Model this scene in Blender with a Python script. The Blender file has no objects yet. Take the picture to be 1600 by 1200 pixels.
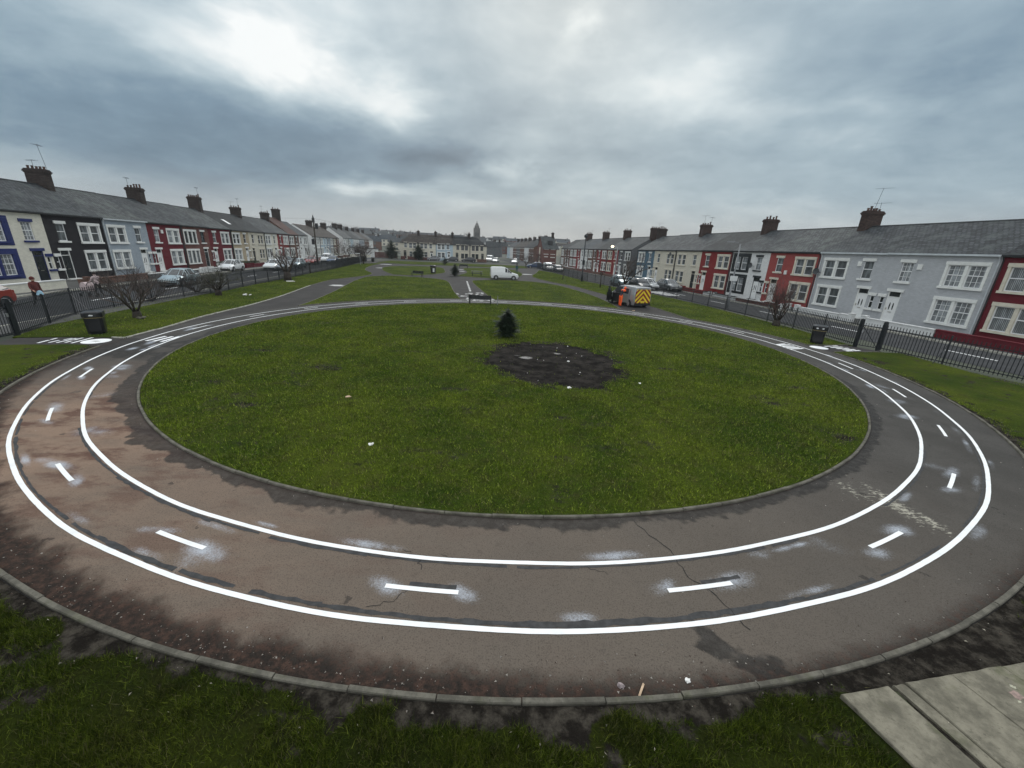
import bpy, bmesh, math, random
import numpy as np
from mathutils import Vector, Matrix
random.seed(7)
rng = np.random.default_rng(11)
R = math.radians
sc = bpy.context.scene
COL = sc.collection

# ------------------------------------------------------------------ camera
CAM_H = 4.5
cam = bpy.data.cameras.new("camera")
cam.sensor_width = 36.0
cam.lens = 36.0 * 625.2 / 1600
cam.clip_start = 0.05
cam.clip_end = 6000
camo = bpy.data.objects.new("camera", cam)
COL.objects.link(camo)
camo.matrix_world = Matrix.Translation((0, 0, CAM_H)) @ Matrix.Rotation(R(90) - 0.3256, 4, 'X') @ Matrix.Rotation(0.0465, 4, 'Z')
sc.camera = camo

# ------------------------------------------------------------------ exposure
sc.view_settings.view_transform = 'Standard'
sc.view_settings.look = 'None'
sc.view_settings.exposure = 0.2
sc.view_settings.gamma = 1.0
sc.render.engine = 'CYCLES'

# ------------------------------------------------------------------ node helper
class N:
    def __init__(s, tree):
        s.t = tree
    def new(s, kind, **kw):
        n = s.t.nodes.new(kind)
        for k, v in kw.items():
            setattr(n, k, v)
        return n
    def put(s, sock, v):
        if v is None:
            return
        if isinstance(v, bpy.types.NodeSocket):
            s.t.links.new(v, sock)
        elif isinstance(v, (tuple, list)) and len(v) == 3 and sock.type == 'RGBA':
            sock.default_value = (*v, 1)
        else:
            sock.default_value = v
    def m(s, op, a, b=None, c=None, clamp=False):
        n = s.new('ShaderNodeMath', operation=op, use_clamp=clamp)
        s.put(n.inputs[0], a); s.put(n.inputs[1], b); s.put(n.inputs[2], c)
        return n.outputs[0]
    def step(s, v, a, b, lo=0.0, hi=1.0):
        n = s.new('ShaderNodeMapRange', interpolation_type='SMOOTHSTEP')
        s.put(n.inputs[0], v); s.put(n.inputs[1], a); s.put(n.inputs[2], b); s.put(n.inputs[3], lo); s.put(n.inputs[4], hi)
        return n.outputs[0]
    def mix(s, f, a, b, mode='MIX'):
        n = s.new('ShaderNodeMix', data_type='RGBA', blend_type=mode)
        s.put(n.inputs[0], f); s.put(n.inputs[6], a); s.put(n.inputs[7], b)
        return n.outputs[2]
    def noise(s, vec, scale, detail=4, rough=0.55, dist=0.0, color=False):
        n = s.new('ShaderNodeTexNoise')
        s.put(n.inputs['Vector'], vec)
        n.inputs['Scale'].default_value = scale
        n.inputs['Detail'].default_value = detail
        n.inputs['Roughness'].default_value = rough
        n.inputs['Distortion'].default_value = dist
        return n.outputs['Color' if color else 'Fac']
    def ramp(s, f, stops):
        n = s.new('ShaderNodeValToRGB')
        while len(n.color_ramp.elements) < len(stops):
            n.color_ramp.elements.new(0.5)
        for e, (p, c) in zip(n.color_ramp.elements, stops):
            e.position = p; e.color = (*c, 1)
        s.put(n.inputs[0], f)
        return n.outputs[0]
    def attr(s, name):
        return s.new('ShaderNodeAttribute', attribute_name=name).outputs['Fac']
    def scale(s, vec, v):
        n = s.new('ShaderNodeVectorMath', operation='MULTIPLY')
        s.put(n.inputs[0], vec); n.inputs[1].default_value = v
        return n.outputs[0]

# ------------------------------------------------------------------ sky: overcast, low winter sun behind the cloud
SUN_EL, SUN_AZ = R(34), R(4)
world = bpy.data.worlds.new("World")
sc.world = world
world.use_nodes = True
w = N(world.node_tree)
world.node_tree.nodes.clear()
tc = w.new('ShaderNodeTexCoord').outputs['Generated']
sky = w.new('ShaderNodeTexSky', sky_type='NISHITA')
sky.sun_disc = False
sky.sun_elevation = SUN_EL
sky.sun_rotation = SUN_AZ
sky.air_density = 1.6
sky.dust_density = 3.0
xyz = w.new('ShaderNodeSeparateXYZ'); w.put(xyz.inputs[0], tc)
dz = w.m('MAXIMUM', xyz.outputs[2], 0.0)
den = w.m('ADD', dz, 0.27)
cx = w.m('DIVIDE', xyz.outputs[0], den)
cy = w.m('DIVIDE', xyz.outputs[1], den)
cvec = w.new('ShaderNodeCombineXYZ'); w.put(cvec.inputs[0], cx); w.put(cvec.inputs[1], cy); cvec.inputs[2].default_value = 3.7
nA = w.noise(cvec.outputs[0], 0.95, 7, 0.55, 0.25)
nB = w.noise(cvec.outputs[0], 2.6, 6, 0.55, 0.35)
wob = w.noise(cvec.outputs[0], 1.7, 6, 0.58, 0.2, color=True)
wsep = w.new('ShaderNodeSeparateXYZ'); w.put(wsep.inputs[0], wob)
az0 = w.m('ARCTAN2', xyz.outputs[0], xyz.outputs[1])
az = w.m('ADD', az0, w.m('MULTIPLY', w.m('SUBTRACT', wsep.outputs[0], 0.5), 0.42))
el = w.m('ADD', xyz.outputs[2], w.m('MULTIPLY', w.m('SUBTRACT', wsep.outputs[1], 0.5), w.m('ADD', 0.035, w.m('MULTIPLY', dz, 0.42))))
def lobe(a, e, sa, se, amp):
    u = w.m('DIVIDE', w.m('SUBTRACT', az, a), sa)
    v = w.m('DIVIDE', w.m('SUBTRACT', el, e), se)
    q = w.m('ADD', w.m('MULTIPLY', u, u), w.m('MULTIPLY', v, v))
    return w.m('MULTIPLY', w.m('POWER', 2.718, w.m('MULTIPLY', q, -1.0)), amp)
LOBES = [(-0.45, 0.325, 0.12, 0.042, 0.58), (-0.38, 0.40, 0.12, 0.045, 0.20), (-0.29, 0.272, 0.11, 0.034, 0.40), (-0.315, 0.114, 0.085, 0.013, 0.34), (0.15, 0.12, 0.30, 0.030, 0.10),
         (0.098, 0.375, 0.030, 0.022, 0.20), (0.12, 0.36, 0.22, 0.07, 0.07), (0.33, 0.295, 0.15, 0.055, 0.30), (-0.02, 0.160, 0.06, 0.022, 0.26),
         (-0.64, 0.30, 0.16, 0.026, 0.24), (0.60, 0.26, 0.22, 0.02, 0.10), (-0.10, 0.10, 0.14, 0.012, 0.14), (-0.05, 0.40, 0.3, 0.06, 0.05),
         (-0.80, 0.17, 0.34, 0.075, -0.20), (-0.50, 0.215, 0.26, 0.040, -0.20), (-0.17, 0.175, 0.16, 0.020, -0.26), (-0.42, 0.145, 0.22, 0.03, -0.12),
         (0.78, 0.33, 0.20, 0.09, -0.12), (0.30, 0.19, 0.26, 0.03, -0.06), (-0.72, 0.37, 0.16, 0.06, -0.06), (0.02, 0.255, 0.12, 0.03, -0.07),
         (-0.25, 0.145, 0.10, 0.010, -0.10)]
nC = w.noise(cvec.outputs[0], 6.5, 6, 0.6, 0.3)
tot = w.m('ADD', 0.475, w.m('MULTIPLY', w.m('SUBTRACT', nA, 0.5), 0.60))
tot = w.m('ADD', tot, w.m('MULTIPLY', w.m('SUBTRACT', nB, 0.5), 0.36))
tot = w.m('ADD', tot, w.m('MULTIPLY', w.m('SUBTRACT', nC, 0.5), 0.22))
for L in LOBES:
    tot = w.m('ADD', tot, lobe(*L))
cloud = w.ramp(tot, [(0.05, (0.068, 0.125, 0.190)), (0.28, (0.150, 0.232, 0.312)), (0.50, (0.300, 0.395, 0.462)), (0.74, (0.54, 0.622, 0.662)), (1.0, (0.84, 0.865, 0.865))])
lowhaze = w.step(dz, 0.0, 0.13)
cloud = w.mix(w.m('MULTIPLY', w.m('SUBTRACT', 1.0, lowhaze), 0.72), cloud, (0.45, 0.455, 0.445))
zen = w.step(dz, 0.47, 0.85)
cloud = w.mix(zen, cloud, (1.30, 1.37, 1.41))
back = w.step(xyz.outputs[1], 0.46, 0.02)
cloud = w.mix(w.m('MULTIPLY', back, 0.85), cloud, (0.98, 1.02, 1.05))
skyc = w.mix(1.0, sky.outputs[0], (0.10, 0.10, 0.10), 'MULTIPLY')
final = w.mix(0.94, skyc, cloud)
bg = w.new('ShaderNodeBackground')
w.put(bg.inputs[0], final)
bg.inputs[1].default_value = 1.0
wo = w.new('ShaderNodeOutputWorld')
world.node_tree.links.new(bg.outputs[0], wo.inputs[0])
world.cycles.sampling_method = 'MANUAL'
world.cycles.sample_map_resolution = 512

sun = bpy.data.lights.new("sun", 'SUN')
sun.energy = 0.9
sun.angle = R(28)
sun.color = (1.0, 0.965, 0.91)
suno = bpy.data.objects.new("sun", sun)
COL.objects.link(suno)
sd = Vector((math.sin(SUN_AZ) * math.cos(SUN_EL), math.cos(SUN_AZ) * math.cos(SUN_EL), math.sin(SUN_EL)))
suno.rotation_euler = sd.to_track_quat('Z', 'Y').to_euler()
suno.location = (0, 0, 60)

# ------------------------------------------------------------------ object helpers
def tag(o, label=None, cat=None, group=None, kind=None):
    if label: o["label"] = label
    if cat: o["category"] = cat
    if group: o["group"] = group
    if kind: o["kind"] = kind
    return o
def empty(name, loc=(0, 0, 0), rz=0.0, label=None, cat=None, group=None):
    o = bpy.data.objects.new(name, None)
    o.empty_display_size = 0.3
    COL.objects.link(o)
    o.location = loc
    o.rotation_euler = (0, 0, rz)
    return tag(o, label, cat, group)
def link_mesh(name, me, parent=None):
    o = bpy.data.objects.new(name, me)
    COL.objects.link(o)
    if parent is not None: o.parent = parent
    return o
def kids(o):
    return [c for c in bpy.data.objects if c.parent == o]
def copy_tree(o, parent=None):
    c = o.copy()
    COL.objects.link(c)
    if parent is not None: c.parent = parent
    for ch in o.children:
        copy_tree(ch, c)
    return c

class MB:
    """collects faces, builds ONE mesh object"""
    def __init__(s):
        s.v = []; s.f = []; s.mi = []
    def face(s, pts, mi=0):
        b = len(s.v)
        s.v += [tuple(p) for p in pts]
        s.f.append(tuple(range(b, b + len(pts)))); s.mi.append(mi)
    def mesh(s, v, f, mi=0):
        b = len(s.v)
        s.v += [tuple(p) for p in v]
        for q in f:
            s.f.append(tuple(i + b for i in q)); s.mi.append(mi)
    def box(s, x0, y0, z0, x1, y1, z1, mi=0):
        v = [(x, y, z) for z in (z0, z1) for y in (y0, y1) for x in (x0, x1)]
        s.mesh(v, [(0, 2, 3, 1), (4, 5, 7, 6), (0, 1, 5, 4), (2, 6, 7, 3), (0, 4, 6, 2), (1, 3, 7, 5)], mi)
    def bar(s, a, b, wd, ht, mi=0):
        """box beam from a to b"""
        a = Vector(a); b = Vector(b); d = (b - a).normalized()
        up = Vector((0, 0, 1)) if abs(d.z) < 0.95 else Vector((0, 1, 0))
        sx = d.cross(up).normalized() * wd / 2; sy = sx.cross(d).normalized() * ht / 2
        v = []
        for p in (a, b):
            v += [p - sx - sy, p + sx - sy, p + sx + sy, p - sx + sy]
        s.mesh(v, [(0, 3, 2, 1), (4, 5, 6, 7), (0, 1, 5, 4), (1, 2, 6, 5), (2, 3, 7, 6), (3, 0, 4, 7)], mi)
    def tube(s, pts, radii, n=6, mi=0, cap=True):
        pts = [Vector(p) for p in pts]
        if not isinstance(radii, (list, tuple)): radii = [radii] * len(pts)
        b = len(s.v); ref = None
        for i, p in enumerate(pts):
            d = (pts[min(i + 1, len(pts) - 1)] - pts[max(i - 1, 0)])
            if d.length < 1e-9: d = Vector((0, 0, 1))
            d.normalize()
            if ref is None:
                ref = Vector((1, 0, 0)) if abs(d.x) < 0.8 else Vector((0, 1, 0))
            x = (ref - d * ref.dot(d)).normalized(); y = d.cross(x); ref = x
            for k in range(n):
                t = 2 * math.pi * k / n
                s.v.append(tuple(p + (x * math.cos(t) + y * math.sin(t)) * radii[i]))
        for i in range(len(pts) - 1):
            for k in range(n):
                s.f.append((b + i * n + k, b + i * n + (k + 1) % n, b + (i + 1) * n + (k + 1) % n, b + (i + 1) * n + k)); s.mi.append(mi)
        if cap:
            s.f.append(tuple(b + k for k in reversed(range(n)))); s.mi.append(mi)
            e = b + (len(pts) - 1) * n
            s.f.append(tuple(e + k for k in range(n))); s.mi.append(mi)
    def lathe(s, prof, n=12, c=(0, 0, 0), mi=0):
        s.tube([(c[0], c[1], c[2] + z) for r, z in prof], [max(r, 1e-4) for r, z in prof], n, mi)
    def prism(s, poly, z0, z1, mi=0, bottom=False):
        n = len(poly); b = len(s.v)
        s.v += [(x, y, z0) for x, y in poly] + [(x, y, z1) for x, y in poly]
        s.f.append(tuple(b + n + i for i in range(n))); s.mi.append(mi)
        if bottom:
            s.f.append(tuple(b + i for i in reversed(range(n)))); s.mi.append(mi)
        for i in range(n):
            j = (i + 1) % n
            s.f.append((b + i, b + j, b + n + j, b + n + i)); s.mi.append(mi)
    def build(s, name, mats, parent=None, smooth=False):
        me = bpy.data.meshes.new(name)
        me.from_pydata(s.v, [], s.f)
        if not isinstance(mats, (list, tuple)): mats = [mats]
        for m in mats: me.materials.append(m)
        if len(mats) > 1:
            me.polygons.foreach_set('material_index', s.mi)
        if smooth:
            me.polygons.foreach_set('use_smooth', [True] * len(me.polygons))
        me.update()
        return link_mesh(name, me, parent)

# ------------------------------------------------------------------ materials
MATS = {}
def mat_new(name):
    m = bpy.data.materials.new(name)
    m.use_nodes = True
    t = m.node_tree
    b = t.nodes['Principled BSDF']
    return m, N(t), b
def bump(n, b, h, strength=0.4, dist=0.02):
    bp = n.new('ShaderNodeBump')
    bp.inputs['Strength'].default_value = strength
    bp.inputs['Distance'].default_value = dist
    n.put(bp.inputs['Height'], h)
    n.put(b.inputs['Normal'], bp.outputs[0])
def paint(name, col, rough=0.5, var=0.12, scale=2.0, metal=0.0, spec=0.4):
    """a plain coloured surface with slight wear"""
    if name in MATS: return MATS[name]
    m, n, b = mat_new(name)
    co = n.new('ShaderNodeTexCoord').outputs['Object']
    v = n.noise(co, scale, 5, 0.6)
    c = n.mix(n.step(v, 0.3, 0.7), tuple(x * (1 - var) for x in col), tuple(min(1, x * (1 + var)) for x in col))
    n.put(b.inputs['Base Color'], c)
    b.inputs['Roughness'].default_value = rough
    b.inputs['Metallic'].default_value = metal
    b.inputs['Specular IOR Level'].default_value = spec
    MATS[name] = m
    return m
def masonry(name, col, mortar=None, bw=0.225, bh=0.075, var=0.25, rough=0.85, stain=0.5):
    """brick wall, painted when mortar is None (courses still show faintly)"""
    if name in MATS: return MATS[name]
    m, n, b = mat_new(name)
    co = n.new('ShaderNodeTexCoord').outputs['Object']
    s = n.new('ShaderNodeSeparateXYZ'); n.put(s.inputs[0], co)
    cv = n.new('ShaderNodeCombineXYZ')
    n.put(cv.inputs[0], n.m('ADD', s.outputs[0], s.outputs[1])); n.put(cv.inputs[1], s.outputs[2])
    br = n.new('ShaderNodeTexBrick')
    n.put(br.inputs['Vector'], cv.outputs[0])
    br.inputs['Scale'].default_value = 1.0
    br.inputs['Brick Width'].default_value = bw
    br.inputs['Row Height'].default_value = bh
    br.inputs['Mortar Size'].default_value = 0.008
    if mortar is None:
        c1, c2, mo = tuple(x * (1 - var * .35) for x in col), tuple(min(1, x * (1 + var * .25)) for x in col), tuple(x * .88 for x in col)
    else:
        c1, c2, mo = tuple(x * (1 - var) for x in col), tuple(x * (1 + var) for x in col), mortar
    n.put(br.inputs['Color1'], c1); n.put(br.inputs['Color2'], c2); n.put(br.inputs['Mortar'], mo)
    big = n.noise(n.scale(co, (0.7, 0.7, 1.6)), 0.8, 6, 0.65)
    run = n.noise(n.scale(co, (3.0, 3.0, 0.35)), 1.2, 5, 0.6)
    d = n.m('MULTIPLY', n.step(n.m('ADD', n.m('MULTIPLY', big, 0.6), n.m('MULTIPLY', run, 0.4)), 0.47, 0.68), stain)
    c = n.mix(d, br.outputs['Color'], tuple(x * 0.55 for x in col))
    n.put(b.inputs['Base Color'], c)
    b.inputs['Roughness'].default_value = rough
    b.inputs['Specular IOR Level'].default_value = 0.25
    bump(n, b, n.m('ADD', br.outputs['Fac'], n.m('MULTIPLY', n.noise(co, 30, 3), 0.6)), 0.25, -0.01)
    MATS[name] = m
    return m
def slate(name, col, var=0.42):
    if name in MATS: return MATS[name]
    m, n, b = mat_new(name)
    co = n.new('ShaderNodeTexCoord').outputs['Object']
    s = n.new('ShaderNodeSeparateXYZ'); n.put(s.inputs[0], co)
    cv = n.new('ShaderNodeCombineXYZ')
    n.put(cv.inputs[0], s.outputs[0]); n.put(cv.inputs[1], n.m('MULTIPLY', s.outputs[2], 2.05))
    br = n.new('ShaderNodeTexBrick')
    n.put(br.inputs['Vector'], cv.outputs[0])
    br.inputs['Scale'].default_value = 1.0
    br.inputs['Brick Width'].default_value = 0.30
    br.inputs['Row Height'].default_value = 0.23
    br.inputs['Mortar Size'].default_value = 0.030
    n.put(br.inputs['Color1'], tuple(x * (1 - var) for x in col)); n.put(br.inputs['Color2'], tuple(x * (1 + var) for x in col)); n.put(br.inputs['Mortar'], tuple(x * .35 for x in col))
    big = n.noise(n.scale(co, (1.3, 1.3, 0.5)), 0.9, 6, 0.62)
    c = n.mix(n.step(big, 0.45, 0.72), br.outputs['Color'], (col[0] * 1.22 + .004, col[1] * 1.26 + .006, col[2] * 1.18 + .003))
    pt = n.noise(co, 6.0, 4, 0.6)
    c = n.mix(n.step(pt, 0.60, 0.74), c, tuple(x * .5 for x in col))
    n.put(b.inputs['Base Color'], c)
    b.inputs['Roughness'].default_value = 0.72
    b.inputs['Specular IOR Level'].default_value = 0.14
    bump(n, b, br.outputs['Fac'], 0.6, -0.03)
    MATS[name] = m
    return m
def pane(name, col, lattice=False, blind=False):
    """window glass with what hangs behind it"""
    if name in MATS: return MATS[name]
    m, n, b = mat_new(name)
    co = n.new('ShaderNodeTexCoord').outputs['Object']
    v = n.noise(n.scale(co, (2.2, 2.2, 0.5)), 1.8, 4, 0.6)
    c = n.mix(n.step(v, 0.38, 0.66), tuple(x * .55 for x in col), tuple(min(1, x * 1.3) for x in col))
    if blind:
        wv = n.new('ShaderNodeTexWave', wave_type='BANDS', bands_direction='X')
        n.put(wv.inputs['Vector'], co); wv.inputs['Scale'].default_value = 3.6
        c = n.mix(n.step(wv.outputs['Fac'], 0.45, 0.6), tuple(x * .35 for x in col), c)
    n.put(b.inputs['Base Color'], c)
    b.inputs['Roughness'].default_value = 0.06
    b.inputs['Specular IOR Level'].default_value = 0.6
    MATS[name] = m
    return m

M = {}
M['white'] = paint('white_paint', (0.72, 0.73, 0.70), 0.55, 0.07, 3.0)
M['cream_stone'] = paint('cream_stone_paint', (0.60, 0.56, 0.46), 0.6, 0.10, 3.0)
M['upvc'] = paint('white_plastic', (0.78, 0.79, 0.79), 0.3, 0.03)
M['darkframe'] = paint('dark_window_frame', (0.035, 0.045, 0.05), 0.35)
M['blue_trim'] = paint('navy_blue_paint', (0.012, 0.022, 0.115), 0.45)
M['black_trim'] = paint('black_gloss_paint', (0.012, 0.016, 0.018), 0.35)
M['gutter'] = paint('dark_gutter', (0.02, 0.022, 0.024), 0.4)
M['gutter_white'] = paint('pale_gutter', (0.52, 0.56, 0.58), 0.4)
M['door_white'] = paint('white_door', (0.74, 0.75, 0.74), 0.35, 0.03)
M['door_dark'] = paint('black_door', (0.014, 0.018, 0.02), 0.3)
M['door_blue'] = paint('blue_door', (0.02, 0.03, 0.10), 0.35)
M['door_red'] = paint('red_door', (0.16, 0.02, 0.025), 0.35)
M['metal'] = paint('steel', (0.35, 0.36, 0.37), 0.4, metal=0.8)
M['brass'] = paint('door_metal', (0.45, 0.42, 0.35), 0.35, metal=0.9)
M['dark_metal'] = paint('black_painted_iron', (0.012, 0.015, 0.018), 0.42, 0.25, 6.0)
M['grey_pole'] = paint('galvanised_pole', (0.22, 0.23, 0.24), 0.45, 0.15)
M['pot'] = paint('chimney_pot_clay', (0.075, 0.042, 0.031), 0.8, 0.4)
M['dish'] = paint('satellite_dish_grey', (0.06, 0.065, 0.07), 0.5)
M['stack'] = masonry('sooty_brick', (0.038, 0.028, 0.025), (0.038, 0.035, 0.032), var=0.35, stain=0.7)
M['stack_red'] = masonry('red_chimney_brick', (0.052, 0.032, 0.027), (0.046, 0.041, 0.037), var=0.35, stain=0.6)
M['brick'] = masonry('brown_brick', (0.13, 0.062, 0.045), (0.16, 0.145, 0.125), var=0.35)
M['brick_red'] = masonry('red_brick', (0.125, 0.040, 0.033), (0.17, 0.13, 0.11), var=0.3)
M['brick_grey'] = masonry('grey_brick', (0.10, 0.105, 0.11), (0.15, 0.15, 0.15), var=0.3)
WALL = {
 'cream': masonry('cream_painted_wall', (0.64, 0.62, 0.53), None, stain=.25),
 'black': masonry('black_painted_wall', (0.020, 0.019, 0.022), None, stain=.3),
 'grey_blue': masonry('pale_grey_blue_wall', (0.30, 0.345, 0.385), None, stain=.3),
 'grey': masonry('light_grey_painted_brick', (0.43, 0.445, 0.46), None, stain=.28),
 'dark_red': masonry('dark_red_painted_wall', (0.125, 0.014, 0.022), None, stain=.35),
 'red': masonry('red_painted_wall', (0.205, 0.026, 0.026), None, stain=.35),
 'pink_red': masonry('faded_red_painted_wall', (0.30, 0.068, 0.062), None, stain=.35),
 'tan': masonry('tan_wall', (0.40, 0.335, 0.235), None, stain=.3),
 'ivory': masonry('ivory_wall', (0.56, 0.53, 0.44), None, stain=.3),
 'blue': masonry('slate_blue_wall', (0.085, 0.15, 0.20), None, stain=.3),
 'white': masonry('white_painted_wall', (0.66, 0.67, 0.66), None, stain=.25),
 'pale_blue': masonry('pale_blue_wall', (0.42, 0.52, 0.58), None, stain=.25),
 'brick': M['brick'], 'brick_red': M['brick_red'], 'brick_grey': M['brick_grey'],
}
ROOF = {'a': slate('grey_slate', (0.056, 0.062, 0.068)), 'b': slate('dark_slate', (0.028, 0.032, 0.036)), 'c': slate('weathered_slate', (0.076, 0.083, 0.086)),
        'd': slate('black_slate', (0.021, 0.024, 0.027)), 'e': slate('brown_tile', (0.048, 0.040, 0.036)), 'f': slate('red_brown_tile', (0.085, 0.044, 0.038)), 'g': slate('blue_grey_slate', (0.050, 0.060, 0.072))}
PANE = {'net': pane('glass_net_curtain', (0.26, 0.28, 0.29)), 'dark': pane('glass_dark_room', (0.035, 0.042, 0.046)), 'mid': pane('glass_grey_curtain', (0.125, 0.14, 0.145)),
        'blind': pane('glass_vertical_blind', (0.30, 0.32, 0.33), blind=True)}

# ------------------------------------------------------------------ ground noise in numpy (for masks and scattering)
_perm = rng.random((256, 256))
def vnoise(x, y):
    xi = np.floor(x).astype(int); yi = np.floor(y).astype(int)
    fx = x - xi; fy = y - yi
    fx = fx * fx * (3 - 2 * fx); fy = fy * fy * (3 - 2 * fy)
    a = _perm[xi & 255, yi & 255]; b = _perm[(xi + 1) & 255, yi & 255]
    c = _perm[xi & 255, (yi + 1) & 255]; d = _perm[(xi + 1) & 255, (yi + 1) & 255]
    return (a * (1 - fx) + b * fx) * (1 - fy) + (c * (1 - fx) + d * fx) * fy
def fbm(x, y, o=4):
    s = np.zeros_like(x, dtype=float); a = 0.5; t = 0
    for i in range(o):
        s += a * vnoise(x * 2 ** i + 17.3 * i, y * 2 ** i + 5.1 * i); t += a; a *= .55
    return s / t
def sstep(a, b, v):
    t = np.clip((v - a) / (b - a), 0, 1)
    return t * t * (3 - 2 * t)
def in_poly(px, py, poly):
    inside = np.zeros(px.shape, bool)
    n = len(poly)
    for i in range(n):
        x0, y0 = poly[i]; x1, y1 = poly[(i + 1) % n]
        c = ((y0 > py) != (y1 > py)) & (px < (x1 - x0) * (py - y0) / (y1 - y0 + 1e-12) + x0)
        inside ^= c
    return inside
def poly_dist(px, py, poly):
    d = np.full(px.shape, 1e9)
    n = len(poly)
    for i in range(n):
        x0, y0 = poly[i]; x1, y1 = poly[(i + 1) % n]
        ex, ey = x1 - x0, y1 - y0
        t = np.clip(((px - x0) * ex + (py - y0) * ey) / (ex * ex + ey * ey + 1e-12), 0, 1)
        d = np.minimum(d, np.hypot(px - x0 - t * ex, py - y0 - t * ey))
    return d

CX, CY = -0.2, 20.12           # middle of the round lawn
R_IN, R_L1, R_L2, R_OUT = 14.20, 15.26, 16.39, 17.18

# ------------------------------------------------------------------ ground materials
def asphalt_mat(name, base, warm=1.0):
    m, n, b = mat_new(name)
    pos = n.new('ShaderNodeNewGeometry').outputs['Position']
    fine = n.noise(pos, 55.0, 3, 0.7)
    mid = n.noise(pos, 6.0, 5, 0.62)
    big = n.noise(pos, 0.7, 6, 0.6)
    streak = n.noise(n.scale(pos, (0.5, 1.6, 1)), 1.3, 6, 0.62)
    c = n.mix(n.step(big, 0.35, 0.66), tuple(x * .86 for x in base), tuple(x * 1.12 for x in base))
    c = n.mix(n.attr('pale'), c, (0.132, 0.111, 0.091))
    red = n.attr('red')
    redv = n.m('MULTIPLY', red, n.step(streak, 0.26, 0.58, 0.55, 1.0))
    c = n.mix(redv, c, (0.245, 0.172, 0.127))
    c = n.mix(n.m('MULTIPLY', red, n.m('MULTIPLY', n.step(n.noise(n.scale(pos, (.6, 1.3, 1)), 1.3, 6, 0.65), 0.47, 0.62), 0.85)), c, (0.105, 0.057, 0.043))
    c = n.mix(n.m('MULTIPLY', n.step(mid, 0.54, 0.74), 0.28), c, n.mix(0.62, c, (0.02, 0.02, 0.02)))
    c = n.mix(n.m('MULTIPLY', n.step(n.noise(pos, 2.1, 5, 0.55), 0.685, 0.71), 0.6), c, (0.028, 0.026, 0.025))
    c = n.mix(n.m('MULTIPLY', n.step(n.m('ADD', n.attr('wet'), n.m('MULTIPLY', n.m('SUBTRACT', n.noise(pos, 8.0, 5, 0.7), 0.5), 0.35)), 0.26, 0.68), 0.80), c, n.mix(n.step(mid, 0.4, 0.66), (0.020, 0.019, 0.018), (0.046, 0.043, 0.040)))
    deb = n.attr('debris')
    dn = n.noise(pos, 9.0, 6, 0.7)
    c = n.mix(n.m('MULTIPLY', n.step(n.m('ADD', n.m('MULTIPLY', deb, 0.8), n.m('MULTIPLY', dn, 0.5)), 0.48, 0.98), 0.92), c, n.mix(n.step(dn, 0.40, 0.66), (0.013, 0.011, 0.010), (0.058, 0.033, 0.025)))
    sp = n.attr('spray')
    grain = n.noise(pos, 34.0, 4, 0.75)
    spf = n.step(n.m('ADD', n.m('MULTIPLY', sp, 0.66), n.m('MULTIPLY', grain, 0.60)), 0.44, 0.98)
    c = n.mix(n.m('MULTIPLY', n.m('MULTIPLY', spf, n.step(sp, 0.0, 0.25)), 0.8), c, (0.50, 0.54, 0.60))
    ch = n.attr('chalk')
    cn = n.noise(n.scale(pos, (2.6, 6.0, 1)), 2.9, 6, 0.72, 0.3)
    chf = n.step(n.m('ADD', n.m('MULTIPLY', ch, 0.28), cn), 0.69, 0.82)
    c = n.mix(n.m('MULTIPLY', n.m('MULTIPLY', chf, n.step(ch, 0.02, 0.2)), 0.85), c, (0.42, 0.40, 0.33))
    speck = n.new('ShaderNodeMix', data_type='RGBA', blend_type='MULTIPLY')
    n.put(speck.inputs[0], 0.75); n.put(speck.inputs[6], c)
    n.put(speck.inputs[7], n.ramp(fine, [(0.30, (0.34, 0.34, 0.34)), (0.5, (1, 1, 1)), (0.72, (1.0, 1.0, 1.0))]))
    n.put(b.inputs['Base Color'], speck.outputs[2])
    n.put(b.inputs['Roughness'], n.m('SUBTRACT', 0.86, n.m('MULTIPLY', n.attr('wet'), 0.22)))
    b.inputs['Specular IOR Level'].default_value = 0.09
    bump(n, b, n.m('ADD', fine, n.m('MULTIPLY', mid, 0.8)), 0.6, 0.007)
    return m
M['asphalt'] = asphalt_mat('path_asphalt', (0.070, 0.067, 0.062))
M['road'] = asphalt_mat('road_asphalt', (0.055, 0.057, 0.060))
M['pave'] = asphalt_mat('pavement_flags', (0.095, 0.095, 0.092))

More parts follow.
